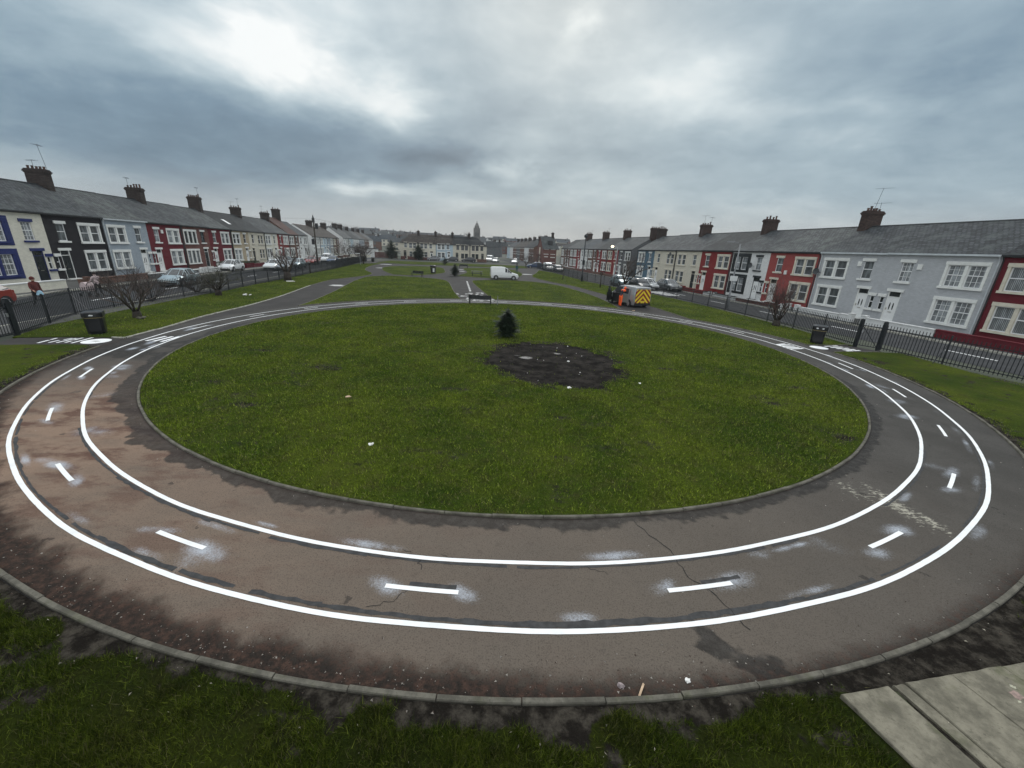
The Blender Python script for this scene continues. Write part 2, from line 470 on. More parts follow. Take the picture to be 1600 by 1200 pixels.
def lawn_mat(name, k=1.0):
    q = lambda *c: tuple(x * k for x in c)
    m, n, b = mat_new(name)
    pos = n.new('ShaderNodeNewGeometry').outputs['Position']
    big = n.noise(pos, 0.35, 6, 0.62)
    mid = n.noise(n.scale(pos, (1.0, 1.0, 1.0)), 2.6, 6, 0.68)
    fine = n.noise(pos, 26.0, 4, 0.75)
    c = n.mix(n.step(big, 0.34, 0.66), q(0.036, 0.060, 0.009), q(0.082, 0.106, 0.013))
    c = n.mix(n.m('MULTIPLY', n.step(mid, 0.46, 0.70), 0.75), c, q(0.064, 0.064, 0.020))
    c = n.mix(n.m('MULTIPLY', n.step(n.noise(pos, 1.1, 6, 0.7), 0.60, 0.72), 0.85), c, q(0.046, 0.036, 0.018))
    c = n.mix(n.step(fine, 0.36, 0.62), n.mix(0.55, c, (0.012, 0.018, 0.005)), c)
    c = n.mix(n.m('MULTIPLY', n.attr('rank_shade'), 0.66), c, (0.003, 0.003, 0.002))  # turf colour pulled towards black: foreground vignetting painted into the rough grass
    soil = n.mix(n.step(n.noise(pos, 4.5, 7, 0.75), 0.42, 0.66), (0.015, 0.013, 0.011), (0.068, 0.060, 0.049))
    c = n.mix(n.step(n.m('ADD', n.attr('bare'), n.m('MULTIPLY', n.m('SUBTRACT', n.noise(pos, 7.0, 5, 0.7), 0.5), 0.7)), 0.38, 0.62), c, soil)
    char = n.mix(n.step(n.noise(pos, 1.6, 8, 0.78), 0.38, 0.66), (0.0075, 0.0068, 0.0062), (0.036, 0.032, 0.028))
    ash = n.step(n.m('ADD', n.m('MULTIPLY', n.attr('ash'), 0.55), n.m('MULTIPLY', n.noise(pos, 4.0, 6, 0.7), 0.6)), 0.60, 0.78)
    char = n.mix(ash, char, (0.26, 0.25, 0.24))
    bf = n.step(n.m('ADD', n.attr('burn'), n.m('MULTIPLY', n.m('SUBTRACT', n.noise(pos, 5.0, 6, 0.72), 0.5), 1.0)), 0.28, 0.72)
    c = n.mix(bf, c, char)
    n.put(b.inputs['Base Color'], c)
    b.inputs['Roughness'].default_value = 0.9
    b.inputs['Specular IOR Level'].default_value = 0.02
    bump(n, b, n.m('MULTIPLY', n.m('ADD', n.m('MULTIPLY', fine, 0.7), n.m('MULTIPLY', n.noise(pos, 8.0, 5, 0.7), 0.9)), n.m('SUBTRACT', 1.0, n.m('MULTIPLY', n.attr('burn'), 0.72))), 0.9, 0.05)
    return m
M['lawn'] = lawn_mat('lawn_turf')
def blade_mat(name, k=1.0, dry=0.6):
    m, n, b = mat_new(name)
    geo = n.new('ShaderNodeNewGeometry')
    pos = geo.outputs['Position']
    rnd = geo.outputs['Random Per Island']
    big = n.noise(pos, 0.35, 6, 0.62)
    mid = n.noise(pos, 2.6, 6, 0.68)
    tuft = n.noise(pos, 9.0, 4, 0.65)
    q = lambda *c: tuple(x * k for x in c)
    c = n.mix(n.step(big, 0.34, 0.66), q(0.084, 0.148, 0.013), q(0.208, 0.272, 0.024))
    c = n.mix(n.m('MULTIPLY', n.step(mid, 0.46, 0.70), 0.55), c, q(0.190, 0.205, 0.040))
    c = n.mix(n.m('MULTIPLY', n.step(n.noise(pos, 1.2, 6, 0.7), 0.50, 0.68), 0.75), c, q(0.080, 0.070, 0.026))
    c = n.mix(n.step(tuft, 0.36, 0.60), n.mix(0.60, c, q(0.018, 0.032, 0.006)), c)
    c = n.mix(n.step(rnd, 0.0, 1.0, 0.0, 0.82), c, q(0.024, 0.042, 0.007))
    c = n.mix(n.m('MULTIPLY', n.step(rnd, 0.12, 0.0), 0.7), c, q(0.34, 0.40, 0.06))
    c = n.mix(n.m('MULTIPLY', n.step(rnd, 0.90, 0.97), dry), c, q(0.26, 0.235, 0.11))
    n.put(b.inputs['Base Color'], c)
    b.inputs['Roughness'].default_value = 0.7
    b.inputs['Specular IOR Level'].default_value = 0.06
    return m
M['blade'] = blade_mat('grass_blades', 1.20)
M['blade_rank_shaded'] = blade_mat('rank_shaded_grass_blades', 0.50, 0.75)  # rank grass, its colour darkened further to paint in foreground vignetting
M['line'] = None
def line_mat():
    m, n, b = mat_new('white_line_paint')
    pos = n.new('ShaderNodeNewGeometry').outputs['Position']
    c = n.mix(n.step(n.noise(pos, 3.0, 6, 0.7), 0.45, 0.75), (0.86, 0.87, 0.87), (0.74, 0.75, 0.74))
    c = n.mix(n.m('MULTIPLY', n.step(n.noise(pos, 45.0, 4, 0.7), 0.60, 0.72), 0.35), c, (0.45, 0.45, 0.44))
    n.put(b.inputs['Base Color'], c)
    b.inputs['Roughness'].default_value = 0.6
    bump(n, b, n.noise(pos, 60, 3), 0.3, 0.004)
    return m
M['line'] = line_mat()
M['worn_line'] = paint('worn_line_paint', (0.42, 0.42, 0.41), 0.8, 0.4, 9.0)
M['tar'] = paint('old_blacked_out_line', (0.036, 0.036, 0.037), 0.75, 0.35, 9.0)
M['crack'] = paint('crack_dirt', (0.016, 0.015, 0.014), 0.9, 0.2, 9.0)
def stone_mat(name, col, moss=0.4):
    m, n, b = mat_new(name)
    pos = n.new('ShaderNodeNewGeometry').outputs['Position']
    c = n.mix(n.step(n.noise(pos, 4.0, 6, 0.7), 0.35, 0.68), tuple(x * .6 for x in col), tuple(x * 1.2 for x in col))
    c = n.mix(n.m('MULTIPLY', n.step(n.noise(pos, 1.6, 6, 0.7), 0.52, 0.68), moss), c, (0.075, 0.085, 0.035))
    c = n.mix(n.m('MULTIPLY', n.step(n.noise(pos, 22.0, 4, 0.7), 0.56, 0.70), 0.5), c, tuple(x * .35 for x in col))
    n.put(b.inputs['Base Color'], c)
    b.inputs['Roughness'].default_value = 0.88
    b.inputs['Specular IOR Level'].default_value = 0.2
    bump(n, b, n.m('ADD', n.noise(pos, 28, 5, .7), n.noise(pos, 6, 5, .7)), 0.6, 0.012)
    return m
M['kerb'] = stone_mat('kerb_concrete', (0.135, 0.127, 0.104))
M['kerb_pale'] = stone_mat('pale_kerb_stone', (0.40, 0.39, 0.34), 0.2)
M['slab'] = stone_mat('slab_concrete', (0.195, 0.180, 0.138), 0.5)

# ------------------------------------------------------------------ ground, roads, paths, lawns
def flat(name, poly, z, mat, kind='structure'):
    mb = MB(); mb.face([(x, y, z) for x, y in poly])
    o = mb.build(name, mat); tag(o, kind=kind)
    return o
UX, UY = -0.1676, 0.9859                       # direction of both streets
PR = np.array([30.6, 32.0]); PL = np.array([-40.2, 34.0])
def rp(s, d):                                   # right street: s along the fronts, d out from the fronts towards the park
    return (PR[0] + UX * s - UY * d, PR[1] + UY * s + UX * d)
def lp(s, d):
    return (PL[0] + UX * s + UY * d, PL[1] + UY * s - UX * d)

def far_ground():
    """one sheet to the horizon that climbs gently into the far hills"""
    ys = np.r_[-80, -20, 0, 40, 90, 140, 190, np.linspace(230, 900, 46), 1100, 1500, 2400, 3500]
    xs = np.r_[-3000, -1800, -1000, np.linspace(-700, 700, 71), 1000, 1800, 3000]
    X, Y = np.meshgrid(xs, ys)
    d = np.hypot(X * 0.6, Y)
    Z = -0.06 + sstep(210, 680, d) * (12.5 + 7.0 * (fbm(X * .006 + 9, Y * .006 + 3, 4) - .5) * 2 + 4.5 * np.exp(-((X + 190) / 110) ** 2))
    nx, ny = len(xs), len(ys)
    v = np.c_[X.ravel(), Y.ravel(), Z.ravel()]
    f = [(j * nx + i, j * nx + i + 1, (j + 1) * nx + i + 1, (j + 1) * nx + i) for j in range(ny - 1) for i in range(nx - 1)]
    me = bpy.data.meshes.new('ground'); me.from_pydata(v.tolist(), [], f)
    m, n, b = mat_new('far_ground')
    pos = n.new('ShaderNodeNewGeometry').outputs['Position']
    c = n.mix(n.step(n.noise(pos, 0.03, 6, 0.6), 0.4, 0.6), (0.040, 0.052, 0.028), (0.090, 0.088, 0.075))
    c = n.mix(n.step(n.noise(pos, 0.11, 5, 0.6), 0.5, 0.62), c, (0.026, 0.034, 0.022))
    n.put(b.inputs['Base Color'], c); b.inputs['Roughness'].default_value = 0.95
    me.materials.append(m)
    tag(link_mesh('ground', me), kind='structure')
    return None
far_ground()
flat('road', [lp(-70, 5.6), lp(-70, 13.4), lp(140, 13.4), lp(140, 5.6)], -0.035, M['road'])
flat('road', [rp(-70, 4.0), rp(150, 4.0), rp(150, 14.2), rp(44, 13.6), rp(27, 12.2), rp(14, 10.2), rp(-6, 9.2), rp(-70, 9.0)], -0.035, M['road'])
flat('road', [(-62, 119), (40, 134), (40, 141), (-62, 126)], -0.027, M['road'])
def slabstrip(name, pts, z, mat):
    mb = MB(); mb.prism(pts, -0.055, z); return tag(mb.build(name, mat), kind='structure')
slabstrip('pavement', [lp(-70, 0.0), lp(-70, 5.6), lp(112, 5.6), lp(112, 0.0)], 0.07, M['pave'])
slabstrip('pavement', [rp(-70, 4.0), rp(-70, 0.0), rp(110, 0.0), rp(110, 4.0)], 0.07, M['pave'])
slabstrip('pavement', [lp(-70, 13.4), lp(-70, 15.0), lp(80, 15.0), lp(80, 13.4)], 0.05, M['pave'])

FENCE_L = [(-20.2, 6.0), (-20.9, 14.0), (-21.4, 16.7), (-24.0, 21.6), (-24.5, 24.0), (-24.7, 33.5), (-26.0, 40.0), (-26.8, 46.0), (-28.5, 55.2), (-30.7, 69.5), (-34.5, 89.2), (-36.6, 101.0)]
FENCE_R = [(25.0, 8.0), (22.1, 16.7), (21.1, 19.4), (20.45, 22.25), (19.85, 23.1), (19.9, 28.0), (19.45, 33.7), (18.5, 41.6), (17.0, 48.6), (13.9, 58.0), (11.4, 66.0), (8.0, 88.0), (5.0, 105.0)]
park = [(x + .3, y) for x, y in FENCE_L] + [(-36.0, 116.0), (2.0, 122.0)] + [(x - .3, y) for x, y in FENCE_R[::-1]] + [(25, -9), (-20.2, -9)]
M['asphalt_far'] = asphalt_mat('side_path_asphalt', (0.054, 0.051, 0.049))
flat('path', park, 0.0, M['asphalt_far'])

def ring():
    na, nr = 1500, 64
    th = np.linspace(-math.pi, math.pi, na, endpoint=False)
    rr = np.linspace(14.05, 17.24, nr)
    T, Rr = np.meshgrid(th, rr, indexing='ij')
    X = CX + Rr * np.cos(T); Y = CY + Rr * np.sin(T)
    v = np.c_[X.ravel(), Y.ravel(), np.full(X.size, 0.004)]
    I = np.arange(na)[:, None]; J = np.arange(nr - 1)[None, :]
    I2 = (I + 1) % na
    f = np.stack([I * nr + J, I * nr + J + 1, I2 * nr + J + 1, I2 * nr + J], -1).reshape(-1, 4)
    me = bpy.data.meshes.new('path')
    me.from_pydata(v.tolist(), [], f.tolist())
    deg = np.degrees(T)
    n1 = fbm(X * .8, Y * .8, 5); n2 = fbm(X * 2.3 + 40, Y * 2.3, 5); n3 = fbm(X * 5 + 11, Y * 5 + 70, 4)
    g = lambda c, s: np.exp(-(((deg - c + 180) % 360 - 180) / s) ** 2)
    red = 0.98 * g(-131, 17) + 0.28 * g(-108, 16)
    red = np.clip(red * (0.62 + 0.8 * n1), 0, 1)
    pale = np.clip(.95 * g(-108, 30) + .45 * g(-76, 22), 0, 1) * (.75 + .4 * n1)
    inner = Rr - R_IN
    wet = sstep(0.26, -0.08, inner - (0.08 + .35 * (n3 - .5) + (1.0 * n1 - .30) * (1.0 * g(-165, 42) + .8 * g(-118, 18) + 0.30)))
    wet = np.maximum(wet * (0.95), 0.72 * g(-164, 13) * sstep(.30, .56, n1))
    wet = np.maximum(wet, .55 * sstep(.62, .72, n2 * .6 + n1 * .4) * (g(-150, 20) + g(-40, 25)))
    wet = np.clip(np.maximum(wet, 0.85 * sstep(0.5, 0.0, np.abs((deg + 80.0 - (Rr - 16.6) * 2.5)) / 2.4 + (n3 - .5) * 1.4) * sstep(16.3, 16.5, Rr)), 0, 1)
    outer = R_OUT - Rr
    wide = 0.10 + 0.50 * g(-130, 22) + 0.20 * g(-98, 22) + .10 * g(-62, 10)
    deb = np.clip(sstep(0.42, -0.34, outer - wide * (.30 + .7 * n2 + .6 * n3)) * (.45 + .6 * (g(-115, 60))), 0, 1)
    deb = np.maximum(deb, .55 * sstep(.07, .0, inner - .02))
    spray = np.zeros_like(X)
    def puff(x, y, sx, sy, a, amp):
        nonlocal spray
        ca, sa = math.cos(a), math.sin(a)
        dx = (X - x) * ca + (Y - y) * sa; dy = -(X - x) * sa + (Y - y) * ca
        spray = np.maximum(spray, amp * np.exp(-(dx / sx) ** 2 - (dy / sy) ** 2) * (.4 + .9 * n3))
    for k in range(25):
        a = -93.3 + k * 14.4
        near = 1.0 if (a < -45 or a > 180) else 0.5
        for sgn in (-1, 1):
            t = R(a + sgn * 1.95)
            rr_ = 15.85 + random.uniform(-.08, .12)
            puff(CX + rr_ * math.cos(t), CY + rr_ * math.sin(t), random.uniform(.30, .62), random.uniform(.10, .20), t + math.pi / 2 + random.uniform(-.4, .4), near * random.uniform(.65, 1.0))
    for k in range(84):
        a = R(random.uniform(-180, 180)); rl = random.choice((R_L1 + .16, R_L1 - .14, R_L2 - .18, R_L2 - .18, R_L2 + .10))
        near = 1.0 if math.sin(a) < .1 else .5
        puff(CX + rl * math.cos(a), CY + rl * math.sin(a), random.uniform(.25, .7), random.uniform(.05, .14), a + math.pi / 2, near * random.uniform(.45, .95))
    for (x, y, s, am) in [(-13.6, 13.2, .5, .9), (-13.0, 12.2, .45, .55), (-9.8, 8.4, .6, .6), (-11.8, 10.6, .6, .5), (12.6, 11.9, .5, .7), (13.6, 13.4, .6, .55), (14.6, 15.2, .5, .55), (-4.6, 4.7, .5, .5), (5.4, 5.6, .45, .5), (10.2, 8.6, .5, .5)]:
        puff(x, y, s, s * .6, random.uniform(0, 3), am)
    ch = np.zeros_like(X)
    for (x, y, sx, sy, a, amp) in [(7.75, 6.9, .95, .30, -1.48, 1.0), (7.25, 7.35, .7, .35, -1.4, .72), (7.95, 6.4, .55, .2, -1.45, .95)]:
        ca, sa = math.cos(a), math.sin(a)
        dx = (X - x) * ca + (Y - y) * sa; dy = -(X - x) * sa + (Y - y) * ca
        ch = np.maximum(ch, amp * np.exp(-(dx / sx) ** 2 - (dy / sy) ** 2))
    for nm, arr in (('red', red), ('pale', np.clip(pale, 0, 1)), ('wet', wet), ('debris', deb), ('spray', np.clip(spray, 0, 1)), ('chalk', ch)):
        at = me.attributes.new(nm, 'FLOAT', 'POINT')
        at.data.foreach_set('value', arr.ravel().astype(np.float32))
    me.materials.append(M['asphalt'])
    tag(link_mesh('path', me), kind='structure')
ring()

def arc_strip(mb, r, wd, a0, a1, z, wob=0.0, mi=0, ragged=0.0, th=0.0025):
    n = max(2, int(abs(a1 - a0) * r * math.pi / 180 / 0.12))
    pts = []
    for i in range(n + 1):
        a = R(a0 + (a1 - a0) * i / n)
        o = wob * (math.sin(a * 23 + r) + math.sin(a * 41 + 2 * r) * .6)
        h = wd / 2 * (1 + ragged * random.uniform(-1, .6))
        h2 = wd / 2 * (1 + ragged * random.uniform(-1, .6))
        c, s = math.cos(a), math.sin(a)
        pts.append(((CX + (r + o - h) * c, CY + (r + o - h) * s), (CX + (r + o + h2) * c, CY + (r + o + h2) * s)))
    for i in range(n):
        a, b = pts[i], pts[i + 1]
        mb.face([(*a[0], z), (*a[1], z), (*b[1], z), (*b[0], z)], mi)
mb = MB(); arc_strip(mb, R_L2, 0.075, 0, 360, 0.010, 0.008, ragged=.06); tag(mb.build('lane_line', M['line']), kind='structure')
mb = MB(); arc_strip(mb, R_L1, 0.075, 0, 360, 0.010, 0.008, ragged=.06); tag(mb.build('lane_line', M['line']), kind='structure')
mb = MB()
for k in range(25):
    a = -93.3 + 14.4 * k
    if 183 < a < 195 or 2 < a < 13 or a > 262: continue
    arc_strip(mb, 15.85, 0.074, a - 1.85, a + 1.85, 0.010, ragged=.03)
tag(mb.build('lane_dashes', M['line']), kind='structure')
mb = MB()
for (r, wd, a0, a1) in [(16.285, .085, -112, -74), (16.305, .05, -74, -62), (15.335, .06, -131, -97), (15.33, .05, -97, -70), (15.33, .06, -60, -44), (16.305, .055, -160, -112), (16.31, .045, -58, -30), (15.20, .04, -165, -140)]:
    a = a0
    while a < a1:
        e = min(a1, a + random.uniform(3, 8))
        arc_strip(mb, r + random.uniform(-.012, .012), wd * random.uniform(.6, 1.2), a, e, 0.007 + random.uniform(0, .0012), ragged=.55)
        a = e - .1 if random.random() < .6 else e + random.uniform(.2, 1.0)
for a in (-78.3, -93.6): arc_strip(mb, 15.765, .07, a - .4, a + 2.0, 0.0065, ragged=.3)
tag(mb.build('lane_line', M['tar']), kind='structure')
def crack(pts, wd):
    mb = MB()
    p = [Vector((x, y)) for x, y in pts]; q = []
    for a, b in zip(p[:-1], p[1:]):
        for i in range(6):
            d = (b - a); nn = Vector((-d.y, d.x)).normalized()
            q.append(a + d * i / 6 + nn * random.uniform(-.035, .035))
    q.append(p[-1])
    for i, (a, b) in enumerate(zip(q[:-1], q[1:])):
        d = (b - a).normalized(); nn = Vector((-d.y, d.x)) * wd * random.uniform(.3, .7)
        mb.face([(*(a - nn), .0085), (*(b - nn), .0085), (*(b + nn), .0085), (*(a + nn), .0085)])
    tag(mb.build('path_crack', M['crack']), kind='structure')
crack([(2.25, 6.0), (2.65, 5.3), (2.75, 4.75), (3.05, 4.35), (3.2, 3.9)], .014)
crack([(-1.55, 5.05), (-1.28, 4.85), (-1.2, 4.65)], .008)
crack([(-1.75, 3.95), (-1.45, 4.1), (-1.25, 4.3)], .007)
crack([(-.95, 5.0), (-.75, 4.85)], .006)
crack([(1.2, 4.9), (1.55, 4.72)], .006)

# painted bars on the path by the two gates and across the lane beside them
def bars(lst, wd, mat='line', z=0.0095):
    mb = MB()
    for (a, b) in lst:
        a = Vector(a); b = Vector(b); d = (b - a).normalized(); nn = Vector((-d.y, d.x)) * wd / 2
        mb.face([(*(a - nn), z), (*(b - nn), z), (*(b + nn), z), (*(a + nn), z)])
    return tag(mb.build('path_marking', M[mat]), kind='structure')
bars([((-19.42, 15.72), (-19.54, 16.25)), ((-19.55, 16.33), (-19.62, 16.62)), ((-19.12, 15.86), (-19.16, 16.3)), ((-19.08, 16.4), (-19.06, 16.72)), ((-18.84, 15.9), (-18.9, 16.75)),
      ((-18.57, 15.98), (-18.63, 16.3)), ((-18.68, 16.42), (-18.76, 16.88)), ((-18.27, 15.94), (-18.45, 17.0))], .10)
bars([((-15.99, 16.86), (-15.95, 17.85)), ((-15.65, 16.84), (-15.64, 17.85)), ((-15.32, 16.84), (-15.36, 17.9))], .15)
bars([((14.87 + .26 * k, 22.46 - .13 * k), (15.62 + .26 * k, 22.82 - .13 * k)) for k in range(1)] + [((14.9, 22.28), (15.78, 22.62)), ((14.93, 22.0), (15.84, 22.32)), ((14.96, 21.72), (15.88, 22.02)), ((15.0, 21.45), (15.92, 21.74))], .15)
bars([((17.72, 22.6), (18.25, 22.78)), ((18.32, 22.8), (18.75, 22.95)), ((17.9, 22.36), (18.8, 22.66)), ((18.05, 22.12), (18.5, 22.26)), ((18.56, 22.28), (18.98, 22.42)), ((18.2, 21.86), (19.1, 22.14)), ((18.2, 21.62), (18.7, 21.78)), ((18.76, 21.8), (19.2, 21.92))], .14)
def disc(cx, cy, r, mark):
    mb = MB(); n = 40
    for i in range(n):
        a, b = 2 * math.pi * i / n, 2 * math.pi * (i + 1) / n
        mb.face([(cx + .0 * r, cy, .0095), (cx + r * math.cos(a), cy + r * math.sin(a), .0095), (cx + r * math.cos(b), cy + r * math.sin(b), .0095)])
    tag(mb.build('path_marking', M['line']), kind='structure')
    if mark:
        mb = MB()
        mb.face([(cx - .22, cy - .05, .0125), (cx + .06, cy - .09, .0125), (cx + .2, cy + .02, .0125), (cx - .06, cy + .08, .0125)])
        tag(mb.build('path_marking', M['worn_line']), kind='structure')
disc(-17.72, 16.42, .48, True)
disc(17.12, 22.2, .44, False)
# scattered worn paint on the straight path behind the bench, puddles of old paint on the side paths
mb = MB()
for k in range(46):
    y = random.uniform(35.8, 42.5); x = -3.4 - (y - 36) * .17 + random.gauss(0, .75)
    r = random.uniform(.08, .3)
    mb.face([(x + r * math.cos(t) * random.uniform(.5, 1.2), y + r * 1.6 * math.sin(t) * random.uniform(.5, 1.2), .006) for t in [i * math.pi / 4 for i in range(8)]])
for k in range(7):
    y = 43.5 + k * 1.9; x = -4.9 - (y - 43.5) * .15
    mb.face([(x - .10, y, .006), (x + .10, y, .006), (x - .12, y + 1.6, .006), (x - .32, y + 1.6, .006)])
for (x, y, r) in [(-18.9, 43.4, .95), (-18.2, 43.8, .5), (-25.4, 78, 1.2), (-11.2, 84.5, .9), (-10.6, 79, .7), (1.6, 79, 1.2), (-29, 92, 1.3)]:
    mb.face([(x + r * math.cos(t) * random.uniform(.8, 1.2), y + r * .8 * math.sin(t) * random.uniform(.8, 1.2), .006) for t in [i * math.pi / 6 for i in range(12)]])
tag(mb.build('path_marking', M['worn_line']), kind='structure')
mb = MB()
for k in range(6):                                   # white dashes down the middle of both streets
    for fn, d, s0 in ((lp, 10.3, -9), (rp, 6.4, -10)):
        a, b = fn(s0 + k * 7.5, d), fn(s0 + k * 7.5 + 2.4, d); c, e = fn(s0 + k * 7.5 + 2.4, d + .16), fn(s0 + k * 7.5, d + .16)
        mb.face([(*a, -.028), (*b, -.028), (*c, -.028), (*e, -.028)])
for k in range(5):
    a, b = rp(19.5 + k * 1.0, 7.4), rp(20.0 + k * 1.0, 7.4); c, e = rp(20.0 + k * 1.0, 9.6), rp(19.5 + k * 1.0, 9.6)
    mb.face([(*a, -.028), (*b, -.028), (*c, -.028), (*e, -.028)])
tag(mb.build('road_marking', M['line']), kind='structure')

BURN = [(-1.26, 16.71), (-0.83, 18.6), (0.04, 19.6), (1.7, 19.8), (2.81, 19.8), (3.34, 19.0), (3.93, 18.4), (4.4, 17.55), (4.55, 17.02), (4.2, 15.81), (4.23, 14.64), (3.87, 14.2), (3.38, 13.75), (3.22, 13.14), (2.52, 12.99), (1.6, 13.14), (1.09, 13.36), (0.48, 13.33), (0.21, 13.9), (-0.33, 14.63), (-1.0, 15.41), (-1.22, 16.19)]
SPOTS = [(-6.8, 14.0, 1.0, .35), (-7.4, 10.3, .7, .3), (9.1, 10.0, .55, .3), (6.4, 16.0, .6, .25), (-1.9, 12.4, .7, .3), (-10.5, 16.0, .8, .3), (8.6, 12.4, .5, .3), (-4.5, 16.9, 1.4, .22), (4.5, 18.6, .8, .4), (10.5, 14.2, .6, .3), (-9.6, 12.0, .7, .35), (1.5, 10.4, .5, .2)]
def burn_mask(X, Y):
    d = poly_dist(X, Y, BURN); ins = in_poly(X, Y, BURN)
    return sstep(-.42, .34, np.where(ins, d, -d) + 1.1 * (fbm(X * 1.8, Y * 1.8, 5) - .5) + .5 * (fbm(X * 6.5 + 3, Y * 6.5, 3) - .5))
def bare_disc(X, Y):
    b = np.zeros_like(X)
    for (x, y, sx, sy) in SPOTS:
        b = np.maximum(b, np.exp(-((X - x) / sx) ** 2 - ((Y - y) / sy) ** 2) * (.3 + 1.0 * fbm(X * 3, Y * 3 + 5, 4)))
    b = np.maximum(b, .95 * np.exp(-((poly_dist(X, Y, BURN) - .05) / .55) ** 2) * sstep(.36, .62, fbm(X * 2.4 + 50, Y * 2.4, 4)))
    return np.maximum(b * .90, .50 * sstep(.56, .72, fbm(X * .9 + 3, Y * 1.6 + 8, 5)))
def und(X, Y):
    return .05 * (fbm(X * .5 + 2, Y * .5 + 7, 3) - .5)
def round_lawn():
    na, nr = 420, 110
    th = np.linspace(0, 2 * math.pi, na, endpoint=False); rr = np.linspace(0.05, R_IN - .075, nr)
    T, Q = np.meshgrid(th, rr, indexing='ij')
    X = CX + Q * np.cos(T); Y = CY + Q * np.sin(T)
    edge = sstep(R_IN - .1, R_IN - 1.2, Q)
    bu = burn_mask(X, Y)
    Z = .030 + edge * (.03 + und(X, Y)) - bu * .025 + bu * .035 * (fbm(X * 2.4, Y * 2.4, 4) - .5) + .012 * (fbm(X * 4, Y * 4, 3) - .5)
    v = np.c_[X.ravel(), Y.ravel(), Z.ravel()].tolist(); v.append((CX, CY, float(Z[0, 0])))
    f = []
    for i in range(na):
        i2 = (i + 1) % na
        f.append((i * nr, i2 * nr, len(v) - 1)[::-1])
        for j in range(nr - 1): f.append((i * nr + j, i * nr + j + 1, i2 * nr + j + 1, i2 * nr + j))
    me = bpy.data.meshes.new('lawn'); me.from_pydata(v, [], f)
    ash = np.zeros_like(X)
    for (x, y, s, a) in [(.55, 16.9, .40, 1.0), (.15, 17.2, .3, .75), (2.0, 17.9, .42, .8), (1.0, 15.6, .3, .4), (2.6, 16.9, .25, .45), (2.0, 16.4, .7, .25)]:
        ash = np.maximum(ash, a * np.exp(-((X - x) ** 2 / s ** 2 + (Y - y) ** 2 / (s * .8) ** 2)))
    for nm, arr in (('burn', bu), ('bare', bare_disc(X, Y)), ('ash', ash)):
        at = me.attributes.new(nm, 'FLOAT', 'POINT')
        at.data.foreach_set('value', np.r_[arr.ravel(), arr[0, 0]].astype(np.float32))
    me.polygons.foreach_set('use_smooth', [True] * len(me.polygons))
    me.materials.append(M['lawn'])
    tag(link_mesh('lawn', me), kind='structure')
round_lawn()
def bare_near(X, Y):
    r = np.hypot(X - CX, Y - CY) - R_OUT
    n = fbm(X * 1.7, Y * 1.7, 5)
    b = sstep(.12, -.08, r - (.06 + .42 * n * n * 2))
    b = np.maximum(b, sstep(.25, -.3, (3.9 - X) + (n - .5) * 1.6 + np.maximum(r - 1.3, 0) * 1.2) * sstep(9.5, 7.5, X + 1.5 * n))
    b = np.maximum(b, .60 * sstep(.54, .74, fbm(X * 2.6 + 30, Y * 2.6, 5)))
    return b
def near_lawn():
    na, nr = 640, 60
    th = np.radians(np.linspace(-165.2, 3.2, na)); 
    q = np.linspace(0, 1, nr) ** 1.5
    V = []; 
    T, Q = np.meshgrid(th, q, indexing='ij')
    c, s = np.cos(T), np.sin(T)
    lim = np.full_like(T, 40.0)
    lim = np.minimum(lim, np.where(c < -1e-3, (-20.6 - .1 - CX) / np.minimum(c, -1e-3), 99))
    lim = np.minimum(lim, np.where(c > 1e-3, (20.9 - CX) / np.maximum(c, 1e-3), 99))
    lim = np.minimum(lim, np.where(s < -1e-3, (-8.5 - CY) / np.minimum(s, -1e-3), 99))
    Rr = R_OUT + .085 + Q * (np.maximum(lim, R_OUT + .5) - R_OUT - .085)
    X = CX + Rr * c; Y = CY + Rr * s
    be = bare_near(X, Y)
    Z = .030 + .06 * sstep(0, 1.0, Rr - R_OUT) + .05 * (fbm(X * 1.2, Y * 1.2, 4) - .5) * sstep(0, .5, Rr - R_OUT) - .012 * be
    me = bpy.data.meshes.new('lawn')
    me.from_pydata(np.c_[X.ravel(), Y.ravel(), Z.ravel()].tolist(), [], [(i * nr + j, i * nr + j + 1, (i + 1) * nr + j + 1, (i + 1) * nr + j) for i in range(na - 1) for j in range(nr - 1)])
    at = me.attributes.new('bare', 'FLOAT', 'POINT'); at.data.foreach_set('value', be.ravel().astype(np.float32))
    at = me.attributes.new('rank_shade', 'FLOAT', 'POINT'); at.data.foreach_set('value', sstep(7.5, 4.0, Y).ravel().astype(np.float32))  # mask of the painted foreground shade, strongest nearest the camera
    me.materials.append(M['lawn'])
    tag(link_mesh('lawn', me), kind='structure')
near_lawn()

def arc_pts(a0, a1, r=R_OUT + .05, n=60):
    return [(CX + r * math.cos(R(a0 + (a1 - a0) * i / n)), CY + r * math.sin(R(a0 + (a1 - a0) * i / n))) for i in range(n + 1)]
def smooth(pts, k=5):
    """Catmull-Rom through the points"""
    P = [Vector(p) for p in pts]; out = []
    for i in range(len(P) - 1):
        p0, p1, p2, p3 = P[max(i - 1, 0)], P[i], P[i + 1], P[min(i + 2, len(P) - 1)]
        for j in range(k):
            t = j / k
            out.append(tuple(0.5 * ((2 * p1) + (p2 - p0) * t + (2 * p0 - 5 * p1 + 4 * p2 - p3) * t * t + (3 * p1 - p0 - 3 * p2 + p3) * t ** 3)))
    out.append(tuple(P[-1]))
    return out
E_LENS_L = smooth([(-15.35, 28.35), (-15.6, 30.5), (-16.3, 34.5), (-17.3, 39.5), (-18.8, 46.0), (-20.0, 52.3), (-20.2, 56.5), (-18.2, 59.6), (-15.0, 59.4), (-10.8, 57.6), (-8.9, 53.6), (-6.6, 43.0), (-5.0, 36.6)])
